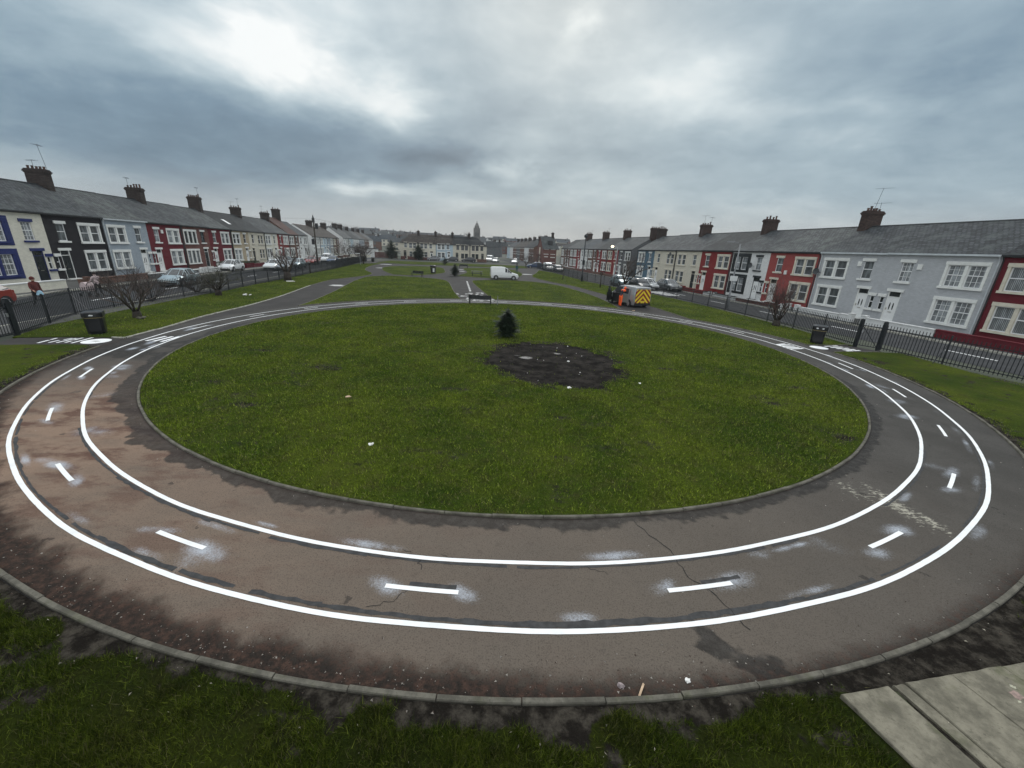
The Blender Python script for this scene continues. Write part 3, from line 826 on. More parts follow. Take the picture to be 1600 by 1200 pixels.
E_LENS_R = smooth([(-1.9, 37.1), (-2.9, 40.6), (-6.0, 55.6), (-5.6, 58.6), (-3.4, 60.4), (-.4, 61.2), (2.6, 60.4), (5.6, 56.4), (7.9, 47.6), (8.8, 41.0), (9.0, 34.7)])
E_VERGE_L = [(-21.2, 16.35), (-19.6, 16.85), (-17.75, 17.15)] + arc_pts(-170.0, -177.0, n=8) + smooth([(-17.62, 20.6), (-17.92, 22.2), (-18.12, 24.2), (-18.4, 28), (-19.3, 33.6), (-21.2, 42), (-22.2, 49.5), (-21.3, 57.0), (-22.0, 62.6), (-26.2, 71.3), (-29.5, 84), (-30.9, 96)])
E_VERGE_R = smooth([(5.0, 97.0), (3.8, 84), (2.7, 74.5), (3.3, 68.5), (5.4, 61.5), (7.4, 57.4), (9.4, 49.4), (10.7, 43.6), (12.6, 36.6)]) + arc_pts(38.5, 8.8, n=40) + [(18.4, 22.95), (19.6, 23.3)]
E_FAR_L = smooth([(-18.7, 62.2), (-22.6, 70.0), (-25.6, 79.0), (-25.4, 86), (-21, 90.5), (-16.3, 88.5), (-13.6, 78), (-12.8, 70.6), (-15.3, 62.9), (-18.7, 62.2)])
E_FAR_R = smooth([(-9.8, 66.0), (-9.2, 76), (-11.6, 90), (-8, 95.5), (-2.0, 95.0), (.4, 86), (.9, 75), (-.8, 66.0), (-5, 64.2), (-9.8, 66.0)])
LAWN_LENS_L = E_LENS_L + arc_pts(106.2, 151.4)
LAWN_LENS_R = E_LENS_R + arc_pts(57.6, 95.3)
LAWN_VERGE_L = E_VERGE_L + [(x + .12, y) for x, y in FENCE_L[::-1] if 17 < y < 97]
LAWN_VERGE_R = E_VERGE_R + [(x - .1, y) for x, y in FENCE_R if 23 < y < 97]
LAWN_BACK = [(-33.5, 98.5), (-26.0, 97.5), (-16, 99.5), (-3, 102), (2.5, 104.5), (2.0, 118), (-34.5, 112.5)]
for P in (LAWN_LENS_L, LAWN_LENS_R, LAWN_VERGE_L, LAWN_VERGE_R, E_FAR_L[:-1], E_FAR_R[:-1], LAWN_BACK):
    mb = MB(); mb.prism(P, -.02, .035)
    tag(mb.build('lawn', M['lawn']), kind='structure')

def kerb(pts, wd=.075, top=.05, mat='kerb', stone=.9, off=0.0, closed=False):
    """a row of kerb stones following pts, open joints, each a touch out of line"""
    P = [Vector(p) for p in pts]
    L = [0.0]
    for a, b in zip(P[:-1], P[1:]): L.append(L[-1] + (b - a).length)
    def at(s):
        for i in range(len(L) - 1):
            if s <= L[i + 1]:
                t = (s - L[i]) / max(L[i + 1] - L[i], 1e-9); return P[i].lerp(P[i + 1], t)
        return P[-1]
    mb = MB(); s = 0.0
    while s < L[-1] - .05:
        ln = min(stone * random.uniform(.93, 1.05), L[-1] - s)
        j = random.uniform(-.006, .006); h = top + random.uniform(-.007, .007); tl = random.uniform(-.006, .006)
        n = 3
        for k in range(n):
            a = at(s + .006 + (ln - .012) * k / n); b = at(s + .006 + (ln - .012) * (k + 1) / n)
            d = (b - a)
            if d.length < 1e-4: continue
            d.normalize(); nn = Vector((-d.y, d.x))
            a0 = a + nn * (j - wd / 2); a1 = a + nn * (j + wd / 2); b0 = b + nn * (j - wd / 2); b1 = b + nn * (j + wd / 2)
            ha = h + tl * (k / n - .5); hb = h + tl * ((k + 1) / n - .5); c = .012
            i0 = a0.lerp(a1, .14); i1 = a0.lerp(a1, .86); k0 = b0.lerp(b1, .14); k1 = b0.lerp(b1, .86)
            mb.face([(*i0, ha), (*k0, hb), (*k1, hb), (*i1, ha)][::-1])
            mb.face([(*a0, ha - c), (*b0, hb - c), (*k0, hb), (*i0, ha)][::-1])
            mb.face([(*i1, ha), (*k1, hb), (*b1, hb - c), (*a1, ha - c)][::-1])
            mb.face([(*a0, -.03), (*b0, -.03), (*b0, hb - c), (*a0, ha - c)][::-1])
            mb.face([(*a1, ha - c), (*b1, hb - c), (*b1, -.03), (*a1, -.03)][::-1])
            if k == 0: mb.face([(*a0, -.03), (*a0, ha - c), (*i0, ha), (*i1, ha), (*a1, ha - c), (*a1, -.03)])
            if k == n - 1: mb.face([(*b0, -.03), (*b1, -.03), (*b1, hb - c), (*k1, hb), (*k0, hb), (*b0, hb - c)])
        s += ln
    return tag(mb.build('kerb', M[mat]), kind='structure')
kerb(arc_pts(-180, 180, R_IN - .035, 400), .062, .047)
kerb(arc_pts(-165, 3, R_OUT + .04, 240), .066, .045)
kerb(arc_pts(106.2, 151.4), .07, .045); kerb(arc_pts(57.6, 95.3), .07, .045)
kerb(E_LENS_L, .07, .045); kerb(E_LENS_R, .07, .045); kerb(E_FAR_L, .07, .045); kerb(E_FAR_R, .07, .045)
kerb(E_VERGE_L[2:38], .075, .05, 'kerb_pale', .5); kerb(E_VERGE_L[37:], .07, .045); kerb(E_VERGE_R, .07, .045)
kerb([(-17.15, 15.6), (-18.9, 15.35), (-21.0, 14.7)], .06, .045); kerb([(17.2, 21.2), (18.6, 21.3), (20.3, 21.9)], .06, .045)
kerb([lp(-30, 13.4), lp(80, 13.4)], .14, .06, 'kerb_pale', .9); kerb([lp(-30, 5.6), lp(100, 5.6)], .14, .09, 'kerb_pale', .9); kerb([rp(-30, 4.0), rp(100, 4.0)], .14, .09, 'kerb_pale', .9)

# ------------------------------------------------------------------ grass: blades as real triangles
def blades(name, X, Y, Z, h, wd, mat='blade'):
    n = len(X)
    a = rng.random(n) * 2 * np.pi
    lean = rng.random(n) * .95 + .25
    la = rng.random(n) * 2 * np.pi
    hh = h * (0.55 + .75 * rng.random(n))
    ww = wd * (0.7 + .6 * rng.random(n))
    dx = np.cos(a) * ww / 2; dy = np.sin(a) * ww / 2
    tx = X + np.cos(la) * np.sin(lean) * hh; ty = Y + np.sin(la) * np.sin(lean) * hh; tz = Z + np.cos(lean) * hh
    v = np.empty((n, 3, 3), np.float32)
    v[:, 0] = np.c_[X - dx, Y - dy, Z - .006]; v[:, 1] = np.c_[X + dx, Y + dy, Z - .006]; v[:, 2] = np.c_[tx, ty, tz]
    me = bpy.data.meshes.new(name)
    me.vertices.add(3 * n); me.vertices.foreach_set('co', v.ravel())
    me.loops.add(3 * n); me.loops.foreach_set('vertex_index', np.arange(3 * n, dtype=np.int32))
    me.polygons.add(n); me.polygons.foreach_set('loop_start', np.arange(0, 3 * n, 3, dtype=np.int32))
    me.update(calc_edges=True)
    me.materials.append(M[mat])
    o = link_mesh(name, me)
    tag(o, kind='stuff')
    return o
def clump_thin(X, Y, f, lo):
    return rng.random(len(X)) < lo + (1 - lo) * sstep(.36, .60, fbm(X * f, Y * f + 13, 4))
# round lawn
n = 1150000
rr = (R_IN - .1) * np.sqrt(rng.random(n)); tt = rng.random(n) * 2 * np.pi
X = CX + rr * np.cos(tt); Y = CY + rr * np.sin(tt)
keep = (rng.random(n) < np.clip(11.5 / Y, .22, 1)) & (rng.random(n) > np.clip(burn_mask(X, Y) * 1.5 - .3, 0, .996)) & (rng.random(n) > .9 * bare_disc(X, Y)) & clump_thin(X, Y, 2.2, .45)
X, Y = X[keep], Y[keep]
Q = np.hypot(X - CX, Y - CY)
Z = .030 + sstep(R_IN - .1, R_IN - 1.2, Q) * (.03 + und(X, Y))
tuft = .65 + .8 * fbm(X * 1.6, Y * 1.6 + 4, 4)
o = blades('grass', X, Y, Z, .062 * tuft, .008 + .0010 * Y)
tag(o, 'short winter grass on the round lawn inside the painted ring', 'grass')
# foreground bank
n = 1500000
X = rng.random(n) * 15 - 7.5; Y = rng.random(n) * 6.2 + .2
rr = np.hypot(X - CX, Y - CY)
keep = (rr > R_OUT + .12) & (Y < 10) & (rng.random(n) > 1.05 * bare_near(X, Y)) & clump_thin(X, Y, 3.0, .10)
slabs_at = [(3.66, 3.12), (6.8, 3.72), (7.1, 2.2), (3.85, 1.65)]
keep &= ~in_poly(X, Y, slabs_at)
X, Y = X[keep], Y[keep]; rr = np.hypot(X - CX, Y - CY)
Z = .030 + .06 * sstep(0, 1.0, rr - R_OUT) + .05 * (fbm(X * 1.2, Y * 1.2, 4) - .5) * sstep(0, .5, rr - R_OUT)
o = blades('grass', X, Y, Z, .080 * (.4 + 1.1 * fbm(X * 2.1, Y * 2.1, 4)), .0068, 'blade_rank_shaded')
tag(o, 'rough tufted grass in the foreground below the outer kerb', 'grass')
def scatter_poly(P, dens, h, wd, zz=.035, label=None, inside=.06):
    P = list(P); a = np.array(P)
    x0, y0 = a.min(0); x1, y1 = a.max(0)
    n = int((x1 - x0) * (y1 - y0) * dens)
    X = x0 + rng.random(n) * (x1 - x0); Y = y0 + rng.random(n) * (y1 - y0)
    k = in_poly(X, Y, P) & clump_thin(X, Y, 1.6, .35)
    X, Y = X[k], Y[k]
    k = poly_dist(X, Y, P) > inside
    X, Y = X[k], Y[k]
    o = blades('grass', X, Y, np.full(len(X), zz), h * (.6 + .8 * fbm(X * 1.2, Y * 1.2, 4)), wd)
    tag(o, label, 'grass')
scatter_poly(LAWN_VERGE_L, 190, .075, .022, label='grass verge between the left railings and the path')
scatter_poly(LAWN_VERGE_R, 200, .075, .022, label='grass verge between the right railings and the path')
scatter_poly(LAWN_LENS_L, 130, .075, .03, label='left of the two lawns behind the ring')
scatter_poly(LAWN_LENS_R, 130, .075, .03, label='right lawn behind the ring beside the straight path')
SIDE_L = [(-21.0, 14.2), (-19.0, 15.2), (-17.3, 15.45)] + arc_pts(-164.5, -118, R_OUT + .1, 30) + [(-8.0, -2), (-20.4, 4)]
SIDE_R = arc_pts(-55, 2.5, R_OUT + .1, 30) + [(18.6, 21.2), (20.2, 21.7), (21.5, 17), (23.0, 12), (16, 0), (10.5, 2)]
scatter_poly(SIDE_L, 900, .07, .010, label='grass outside the ring below the left gate')
scatter_poly(SIDE_R, 900, .07, .010, label='grass outside the ring below the right gate')

M['rust_wood'] = paint('red_brown_timber', (0.085, 0.032, 0.026), .8, .3, 5); M['bark_wood'] = paint('dark_timber', (0.05, 0.03, 0.025), .8, .3, 5)
# ------------------------------------------------------------------ terraced houses
def rect(mb, x0, z0, x1, z1, y, mi=0):
    mb.face([(x0, y, z0), (x1, y, z0), (x1, y, z1), (x0, y, z1)], mi)
WIN_CACHE = {}
def place_mesh(key, name, parent, loc, mats, fn):
    """a part whose mesh is shared by every equal part"""
    if key not in WIN_CACHE:
        mb = MB(); fn(mb)
        o = mb.build(name, mats, parent); WIN_CACHE[key] = o.data
    else:
        o = link_mesh(name, WIN_CACHE[key], parent)
    o.location = loc
    return o
def window(house, x, z, wd, ht, n, trim, frame, glass, surround=True, lattice=False, jambs=True):
    """n sashes in one opening, painted stone surround with sill, lintel and mullions"""
    jw = .17 if n > 1 else .10
    mw = .20
    key = ('win', wd, ht, n, trim.name, surround, jambs)
    def surr(mb):
        if surround:
            mb.box(-.14, -.075, ht, wd + .14, .10, ht + .24)
            mb.box(-.16, -.13, -.15, wd + .16, .12, 0)
        else:
            mb.box(-.08, -.08, -.09, wd + .08, .12, 0)
        if surround and jambs and n > 1:
            mb.box(-.12, -.045, .001, jw - .12, .10, ht - .001); mb.box(wd + .12 - jw, -.045, .001, wd + .12, .10, ht - .001)
        sw = (wd - (n - 1) * mw) / n
        if n == 1:
            mb.box(-.07, .03, -.15, -.005, .10, ht + .1); mb.box(wd + .005, .03, -.15, wd + .07, .10, ht + .1)
        for k in range(n - 1):
            x0 = sw * (k + 1) + mw * k
            mb.box(x0, -.05, .001, x0 + mw, .10, ht - .001)
    wob = place_mesh(key, 'window', house, (x, 0, z), trim, surr)
    j = (jw - .12 + .01) if (surround and jambs and n > 1) else 0
    key = ('fr', wd, ht, n, frame.name, lattice, j)
    sw = (wd - (n - 1) * mw) / n
    def fr(mb):
        for k in range(n):
            x0 = (sw + mw) * k + (j if k == 0 else 0); x1 = (sw + mw) * k + sw - (j if k == n - 1 else 0)
            t = .055; y0, y1 = .055, .105
            mb.box(x0, y0, 0, x0 + t, y1, ht); mb.box(x1 - t, y0, 0, x1, y1, ht)
            mb.box(x0 + t, y0, 0, x1 - t, y1, t); mb.box(x0 + t, y0, ht - t, x1 - t, y1, ht)
            mb.box(x0 + t, y0 - .006, ht * .52, x1 - t, y1, ht * .52 + .06)
            if lattice:
                for q in range(1, 3):
                    xx = x0 + t + (x1 - x0 - 2 * t) * q / 3; mb.box(xx - .011, y0 + .012, t, xx + .011, y1, ht - t)
                for zz in (.26, .78):
                    mb.box(x0 + t, y0 + .014, ht * zz - .011, x1 - t, y1, ht * zz + .011)
    f = place_mesh(key, 'frame', wob, (0, 0, 0), frame, fr)
    key = ('pn', wd, ht, n, glass.name)
    def pn(mb):
        for k in range(n):
            x0 = (sw + mw) * k
            rect(mb, x0, 0, x0 + sw, ht, .092)
    place_mesh(key, 'pane', wob, (0, 0, 0), glass, pn)
    return wob
def door(house, x, z, wd, ht, trim, dm, style=0):
    tr = .38
    def fr(mb):
        mb.box(-.14, -.075, ht, wd + .14, .10, ht + .22)
        mb.box(-.0, .02, 0, .07, .12, ht); mb.box(wd - .07, .02, 0, wd, .12, ht)
        mb.box(.07, .025, ht - tr - .05, wd - .07, .12, ht - tr)
        mb.box(-.12, -.30, -.16, wd + .12, .12, 0)
    d0 = place_mesh(('df', wd, ht, trim.name), 'door_frame', house, (x, 0, z), trim, fr)
    def lf(mb):
        mb.box(.07, .05, 0, wd - .07, .10, ht - tr - .05)
        mb.box(.16, .035, .14, wd - .16, .055, .62)
    d1 = place_mesh(('dl', wd, ht, dm.name), 'door', house, (x, 0, z), dm, lf)
    def gl(mb):
        if style == 0:
            c = wd / 2
            for s in (-.13, .13):
                mb.face([(c + s + .055 * math.cos(t), .043, 1.28 + .30 * math.sin(t)) for t in [i * math.pi / 6 for i in range(12)]])
        else:
            rect(mb, .26, .95, wd - .26, 1.75, .043)
    place_mesh(('dg', wd, ht, style), 'glass', d1, (0, 0, 0), PANE['dark'], gl)
    def hd(mb):
        mb.box(.15, .0, .98, .19, .05, 1.13)
    place_mesh(('dh', wd), 'handle', d1, (0, 0, 0), M['brass'], hd)
    place_mesh(('lb', wd), 'letter_box', d1, (0, 0, 0), M['brass'], lambda mb: mb.box(wd / 2 - .13, .028, .80, wd / 2 + .13, .05, .85))
    place_mesh(('tr', wd, ht), 'transom', d0, (0, 0, 0), PANE['dark'], lambda mb: rect(mb, .07, ht - tr, wd - .07, ht, .085))
def chimney(house, x, yc, zbase, ztop, wx=.72, wy=1.6, pots=5, mat=None):
    def st(mb):
        mb.box(-wx / 2, -wy / 2, zbase, wx / 2, wy / 2, ztop - .34)
        for k, e in enumerate((.05, .10, .05)):
            mb.box(-wx / 2 - e, -wy / 2 - e, ztop - .34 + .10 * k, wx / 2 + e, wy / 2 + e, ztop - .34 + .10 * (k + 1))
        mb.box(-wx / 2, -wy / 2, ztop - .04, wx / 2, wy / 2, ztop + .03)
    mb = MB(); st(mb)
    c = mb.build('chimney', mat or M['stack'], house); c.location = (x, yc, 0)
    for k in range(pots):
        h = random.choice((.20, .24, .28, .42)); y = -wy / 2 + wy * (k + .5) / pots; r = .10
        mb = MB(); mb.lathe([(r * 1.15, 0), (r, .05), (r * .88, h - .08), (r * 1.12, h - .06), (r * 1.1, h), (r * .7, h), (r * .65, h - .1)], 9, (random.uniform(-.06, .06), y, ztop + .028))
        mb.build('chimney_pot', M['pot'], c)
    return c
def aerial(house, x, y, z, h, ang=0.0, tilt=0.0):
    mb = MB(); T = (x + tilt * h, y, z + h)
    mb.tube([(x, y, z), T], .015, 5)
    c, s = math.cos(ang), math.sin(ang)
    mb.tube([(T[0] - c * .55, T[1] - s * .55, T[2] - .05), (T[0] + c * .75, T[1] + s * .75, T[2] - .05)], .009, 4)
    for k in range(8):
        q = -.5 + .16 * k; l = .28 - .014 * k
        mb.tube([(T[0] + c * q - s * l, T[1] + s * q + c * l, T[2] - .05), (T[0] + c * q + s * l, T[1] + s * q - c * l, T[2] - .05)], .005, 3)
    mb.build('aerial', M['dark_metal'], house)
def sat_dish(house, x, z):
    mb = MB(); n = 14
    for q in range(3):
        r0, r1 = .34 * q / 3, .34 * (q + 1) / 3
        for i in range(n):
            a, b = 2 * math.pi * i / n, 2 * math.pi * (i + 1) / n
            P = lambda r, t: (x + r * math.cos(t), -.34 - .10 * (1 - 0) + .10 * 0 + (-(r / .34) ** 2 * .07) , z + .9 * r * math.sin(t))
            mb.face([P(r0, a), P(r1, a), P(r1, b), P(r0, b)])
    mb.bar((x, 0, z - .1), (x, -.42, z), .04, .04)
    mb.bar((x, -.43, z - .3), (x, -.75, z - .05), .025, .025); mb.box(x - .04, -.80, z - .08, x + .04, -.72, z)
    mb.build('satellite_dish', M['dish'], house)
def house(name, loc, rz, w, wall, roof, label, cat='house', group=None, door_left=True, trim='white', frame='upvc', glass='net', doorm='door_white', eave=5.55, ridge=8.0, depth=8.4,
          big=2, lattice=False, stack=0, pots=5, stackmat=None, gutter='gutter', dishes=(), box=None, aer=None, stack_top=1.32, glass2=None, style=0, skylight=False, side_door_win=True, zb=0.0, plinth=None, pillar=None, bands=False, drainpipe=True, hip=None, lower='same', roofover=.16):
    """one two-storey terraced house: x along the front as seen from the park, y into the house"""
    H = empty(name, (loc[0], loc[1], zb), rz, label, cat, group)
    T, Fm, G1 = M[trim], M[frame], PANE[glass]
    G2 = PANE[glass2 or glass]
    big_w, big_h = (2.30 if big == 2 else 2.65), 1.52
    xb = (w - big_w - .55) if door_left else .55
    xd = .80 if door_left else w - .80 - .98
    xs = .22 if door_left else w - .22 - .36
    xu = 1.10 if door_left else w - 1.10 - .88
    gz = .78
    holes = [(xb, gz, big_w, big_h + .06), (xb, 3.32, big_w, big_h - .04), (xd, .16, .98, 2.42), (xu, 3.40, .88, 1.44)]
    if side_door_win: holes.append((xs, 1.05, .36, 1.05))
    x0, x1 = .004, w - .004
    mb = MB()
    xs_ = sorted({x0, x1} | {h[0] for h in holes} | {h[0] + h[2] for h in holes}); zs_ = sorted({-.06, eave} | {h[1] for h in holes} | {h[1] + h[3] for h in holes})
    for i in range(len(xs_) - 1):
        for j in range(len(zs_) - 1):
            mx, mz = (xs_[i] + xs_[i + 1]) / 2, (zs_[j] + zs_[j + 1]) / 2
            if any(h[0] < mx < h[0] + h[2] and h[1] < mz < h[1] + h[3] for h in holes): continue
            rect(mb, xs_[i], zs_[j], xs_[i + 1], zs_[j + 1], 0)
    for (hx, hz, hw, hh) in holes:
        d = .11
        mb.face([(hx, 0, hz), (hx, d, hz), (hx, d, hz + hh), (hx, 0, hz + hh)]); mb.face([(hx + hw, 0, hz), (hx + hw, 0, hz + hh), (hx + hw, d, hz + hh), (hx + hw, d, hz)])
        mb.face([(hx, 0, hz), (hx + hw, 0, hz), (hx + hw, d, hz), (hx, d, hz)]); mb.face([(hx, 0, hz + hh), (hx, d, hz + hh), (hx + hw, d, hz + hh), (hx + hw, 0, hz + hh)])
    D = depth; rz_ = ridge - .10
    for xx, q in ((x0, 0), (x1, 1)):
        hipq = hip and hip[q]
        pts = [(xx, 0, -.06), (xx, D, -.06), (xx, D, eave)] + ([] if hipq else [(xx, D / 2, rz_)]) + [(xx, 0, eave)]
        mb.face(pts if q else pts[::-1])
    mb.face([(x0, D, -.06), (x0, D, eave), (x1, D, eave), (x1, D, -.06)])
    mb.build('wall', WALL[wall], H)
    # roof
    mb = MB(); sl = (ridge - eave) / (D / 2); ov = roofover; th = .07
    ze = eave - ov * sl + .05
    ha = (2.9 if hip and hip[0] else 0); hb = (2.9 if hip and hip[1] else 0)
    e0 = x0 - (ov if ha else 0); e1 = x1 + (ov if hb else 0)
    mb.face([(e0, -ov, ze), (e1, -ov, ze), (x1 - hb, D / 2, ridge), (x0 + ha, D / 2, ridge)])
    mb.face([(e1, D + ov, ze), (e0, D + ov, ze), (x0 + ha, D / 2, ridge), (x1 - hb, D / 2, ridge)])
    mb.face([(e0, -ov, ze - th), (e1, -ov, ze - th), (e1, -ov, ze), (e0, -ov, ze)])
    mb.face([(e0, -ov, ze - th), (e0, .02, eave - .03), (e1, .02, eave - .03), (e1, -ov, ze - th)])
    for xx, q, e in ((x0, ha, e0), (x1, hb, e1)):
        if q: mb.face([(e, D + ov, ze), (e, -ov, ze), (x0 + ha if xx == x0 else x1 - hb, D / 2, ridge)])
        else: mb.face([(xx, -ov, ze - th), (xx, -ov, ze), (xx, D / 2, ridge), (xx, D + ov, ze), (xx, D + ov, ze - th), (xx, D / 2, ridge - th * 1.6)])
    mb.build('roof', ROOF[roof], H)
    mb = MB(); k = x0 + ha
    while k < x1 - hb - .05:
        l = min(.42, x1 - hb - k); mb.face([(k, D / 2 - .13, ridge - .05), (k + l - .012, D / 2 - .13, ridge - .05), (k + l - .012, D / 2, ridge + .055), (k, D / 2, ridge + .055)]); mb.face([(k + l - .012, D / 2 + .13, ridge - .05), (k, D / 2 + .13, ridge - .05), (k, D / 2, ridge + .055), (k + l - .012, D / 2, ridge + .055)]); k += l
    mb.build('ridge_tiles', M['pot'] if roof in 'ef' else ROOF['b'], H)
    mb = MB(); mb.box(x0, -ov - .10, ze - .13, x1, -ov + .005, ze - .015); mb.box(x0, -.022, eave - .22, x1, 0.0, eave - .05)
    if drainpipe:
        xp = .10 if not door_left else w - .10
        mb.tube([(xp, -ov - .04, ze - .1), (xp, -.07, eave - .45), (xp, -.07, .05)], .04, 6)
    mb.build('gutter', M[gutter], H)
    window(H, xb, gz, big_w, big_h + .06, big, T, Fm, G2, lattice=lattice)
    window(H, xb, 3.32, big_w, big_h - .04, big, T, Fm, G1, lattice=lattice)
    window(H, xu, 3.40, .88, 1.44, 1, T, Fm, G1, lattice=lattice)
    if side_door_win: window(H, xs, 1.05, .36, 1.05, 1, T, Fm, PANE['dark'])
    door(H, xd, .16, .98, 2.42, T, M[doorm], style)
    if pillar:
        mb = MB(); mb.box(x0 + .001, -.05, -.05, x0 + .18, .0, eave - .25); mb.build('downpipe_strip', M[pillar], H)
    if bands:
        mb = MB()
        for (hx, hz, hw, hh) in holes[:2]:
            for (a, c, b2, d2) in ((hx - .42, hz - .30, hx + hw + .42, hz - .155), (hx - .42, hz + hh + .245, hx + hw + .42, hz + hh + .42), (hx - .42, hz - .152, hx - .165, hz + hh + .242), (hx + hw + .165, hz - .152, hx + hw + .42, hz + hh + .242)):
                mb.box(a, -.035, c, b2, 0, d2)
        mb.build('surround', M[trim], H)
    if stack:
        sx = {1: w - .02, -1: .02, 2: w * .5}[stack]
        chimney(H, sx, D / 2, ridge - .75, ridge + stack_top, pots=pots, mat=M[stackmat] if stackmat else None)
        if aer: 
            for (ax, ay, ah, aa, at) in aer: aerial(H, sx + ax, D / 2 + ay, ridge + stack_top - .3, ah, aa, at)
    for (sx, sz) in dishes: sat_dish(H, sx, sz)
    if box:
        mb = MB(); mb.box(box[0] - .16, -.09, box[1] - .2, box[0] + .16, 0, box[1] + .2); mb.build('alarm_box', M['white'], H)
    if skylight:
        mb = MB(); y0, y1 = 1.2, 2.3; z = lambda y: eave + y * sl + .05
        mb.face([(w * .5 - .45, y0, z(y0) + .03), (w * .5 + .45, y0, z(y0) + .03), (w * .5 + .45, y1, z(y1) + .03), (w * .5 - .45, y1, z(y1) + .03)])
        mb.build('skylight', M['upvc'], H)
    return H
RZ_R = math.atan2(-UY, -UX); RZ_L = math.atan2(UY, UX)
def rhouse(s0, s1, **k):
    p = rp(s1, 0); return house('terraced_house', p, RZ_R, s1 - s0, group='right-hand terrace', **k)
def lhouse(s0, s1, **k):
    p = lp(s0, 0); return house('terraced_house', p, RZ_L, s1 - s0, group='left-hand terrace', **k)
# right-hand terrace, nearest first
rhouse(-11.0, -4.5, wall='dark_red', roof='b', trim='cream_stone', glass='blind', door_left=False, label='dark red house cut by the right edge of the photo', eave=5.58)
rhouse(-4.5, 2.55, wall='grey', roof='a', door_left=True, lattice=True, glass='net', gutter='gutter_white', box=(2.45, 4.55), label='light grey brick house with latticed windows beside the dark red house', eave=5.58, dishes=())
rhouse(2.55, 8.84, wall='grey', roof='a', door_left=False, glass='mid', gutter='gutter_white', box=(4.0, 4.6), label='light grey brick house with plain windows beside the faded red house', stack=-1, stackmat='stack_red', aer=[(.4, -.5, 2.2, .6, .16), (0, .6, 1.1, .5, 0)], dishes=[(.30, 3.75)], eave=5.56)
rhouse(8.84, 15.3, wall='pink_red', roof='c', door_left=True, trim='cream_stone', glass='mid', box=(2.65, 3.4), label='faded red house with cream window stone beside the light grey pair', dishes=[(5.95, 3.7)], eave=5.55, doorm='door_white')
rhouse(15.3, 21.5, wall='white', roof='a', door_left=False, trim='black_trim', glass='net', doorm='door_white', label='white house with black window surrounds in the right terrace', stack=-1, pots=4, stackmat='stack_red', dishes=[(4.0, 3.9)], pillar='white', eave=5.55, bands=True)
rhouse(21.5, 28.1, wall='red', roof='b', door_left=True, trim='cream_stone', glass='mid', label='bright red house with cream window stone beside the white and black house', eave=5.54)
rhouse(28.1, 34.7, wall='ivory', roof='a', door_left=False, trim='cream_stone', glass='mid', doorm='door_dark', label='cream house with a black door beside the bright red house', stack=-1, pots=4, stackmat='stack_red', aer=[(.3, -.6, 1.6, .5, 0.0), (.2, .6, 1.4, 2, 0)], eave=5.50)
rhouse(34.7, 41.7, wall='ivory', roof='a', door_left=True, trim='cream_stone', glass='mid', dishes=[(6.0, 4.8)], label='cream house with a satellite dish and white door beside the blue house', eave=5.47)
rhouse(41.7, 48.2, wall='blue', roof='c', door_left=False, glass='net', label='slate blue house at the end of the row by the alley', stack=-1, pots=5, eave=5.43, ridge=7.9)
PLAN_R = [(50.9, 57.2, 'brick_grey', 'a', True, 'white', 'dark', 'grey brick house with white windows just past the alley', 1, 'black'),
 (57.2, 63.5, 'red', 'c', False, 'cream_stone', 'mid', 'red house second past the alley', 0, ''), (63.5, 69.9, 'red', 'b', True, 'white', 'mid', 'red house third past the alley, darker roof', 1, ''),
 (69.9, 76.2, 'brick', 'a', False, 'white', 'dark', 'brown brick house fourth past the alley behind the street lamp', 0, ''), (76.2, 82.5, 'white', 'g', True, 'white', 'mid', 'white house among red ones on the far right terrace', 1, ''),
 (82.5, 88.9, 'red', 'c', False, 'white', 'dark', 'red and white house beside the white one, far right terrace', 0, ''), (88.9, 95.2, 'brick_red', 'c', True, 'white', 'mid', 'red brick house second from the far end of the right terrace', 1, ''),
 (95.2, 101.6, 'brick', 'b', False, 'white', 'mid', 'brown brick house at the far end of the right terrace', 0, '')]
for (a, b, wl, rf, dl, tr, gl, lab, st, x) in PLAN_R:
    h = rhouse(a, b, wall=wl, roof=rf, door_left=dl, trim=tr, glass=gl, label=lab, stack=st, pots=4, stackmat='stack_red' if st and random.random() < .5 else None, eave=5.38, ridge=7.95, stack_top=1.5, aer=[(0, .7, 1.3, random.uniform(0, 3), 0)] if st else None)
# left-hand terrace, nearest first
lhouse(-10.4, -4.15, wall='white', roof='a', door_left=True, label='white house just outside the left edge beside the blue-trimmed one', eave=5.72, ridge=8.35)
lhouse(-4.15, 2.10, wall='cream', roof='a', door_left=False, trim='blue_trim', glass='net', lattice=True, doorm='door_dark', bands=True, side_door_win=True, label='cream house with navy blue window surrounds at the left edge', eave=5.72, ridge=8.30)
lhouse(2.10, 8.40, wall='black', roof='a', door_left=True, glass='mid', doorm='door_dark', label='black painted house with white window stone', stack=1, pots=5, aer=[(-.4, -1.2, 2.3, .3, -.16), (0, .2, 1.1, 1.2, 0)], eave=5.70, ridge=8.30)
lhouse(8.40, 14.70, wall='grey_blue', roof='c', door_left=False, glass='mid', glass2='net', label='pale grey blue house beside the black one', eave=5.66, ridge=8.28, gutter='gutter_white')
lhouse(14.70, 21.0, wall='dark_red', roof='a', door_left=True, glass='net', box=(2.5, 4.6), label='dark red house with a white door beside the grey blue one', stack=1, pots=5, aer=[(-.2, .5, 1.4, .4, 0)], eave=5.62, ridge=8.25)
lhouse(21.0, 27.3, wall='brick_red', roof='a', door_left=False, big=3, frame='darkframe', glass='dark', glass2='net', doorm='door_dark', side_door_win=False, label='red brick house with dark triple windows behind the hedge', eave=5.58, ridge=8.2)
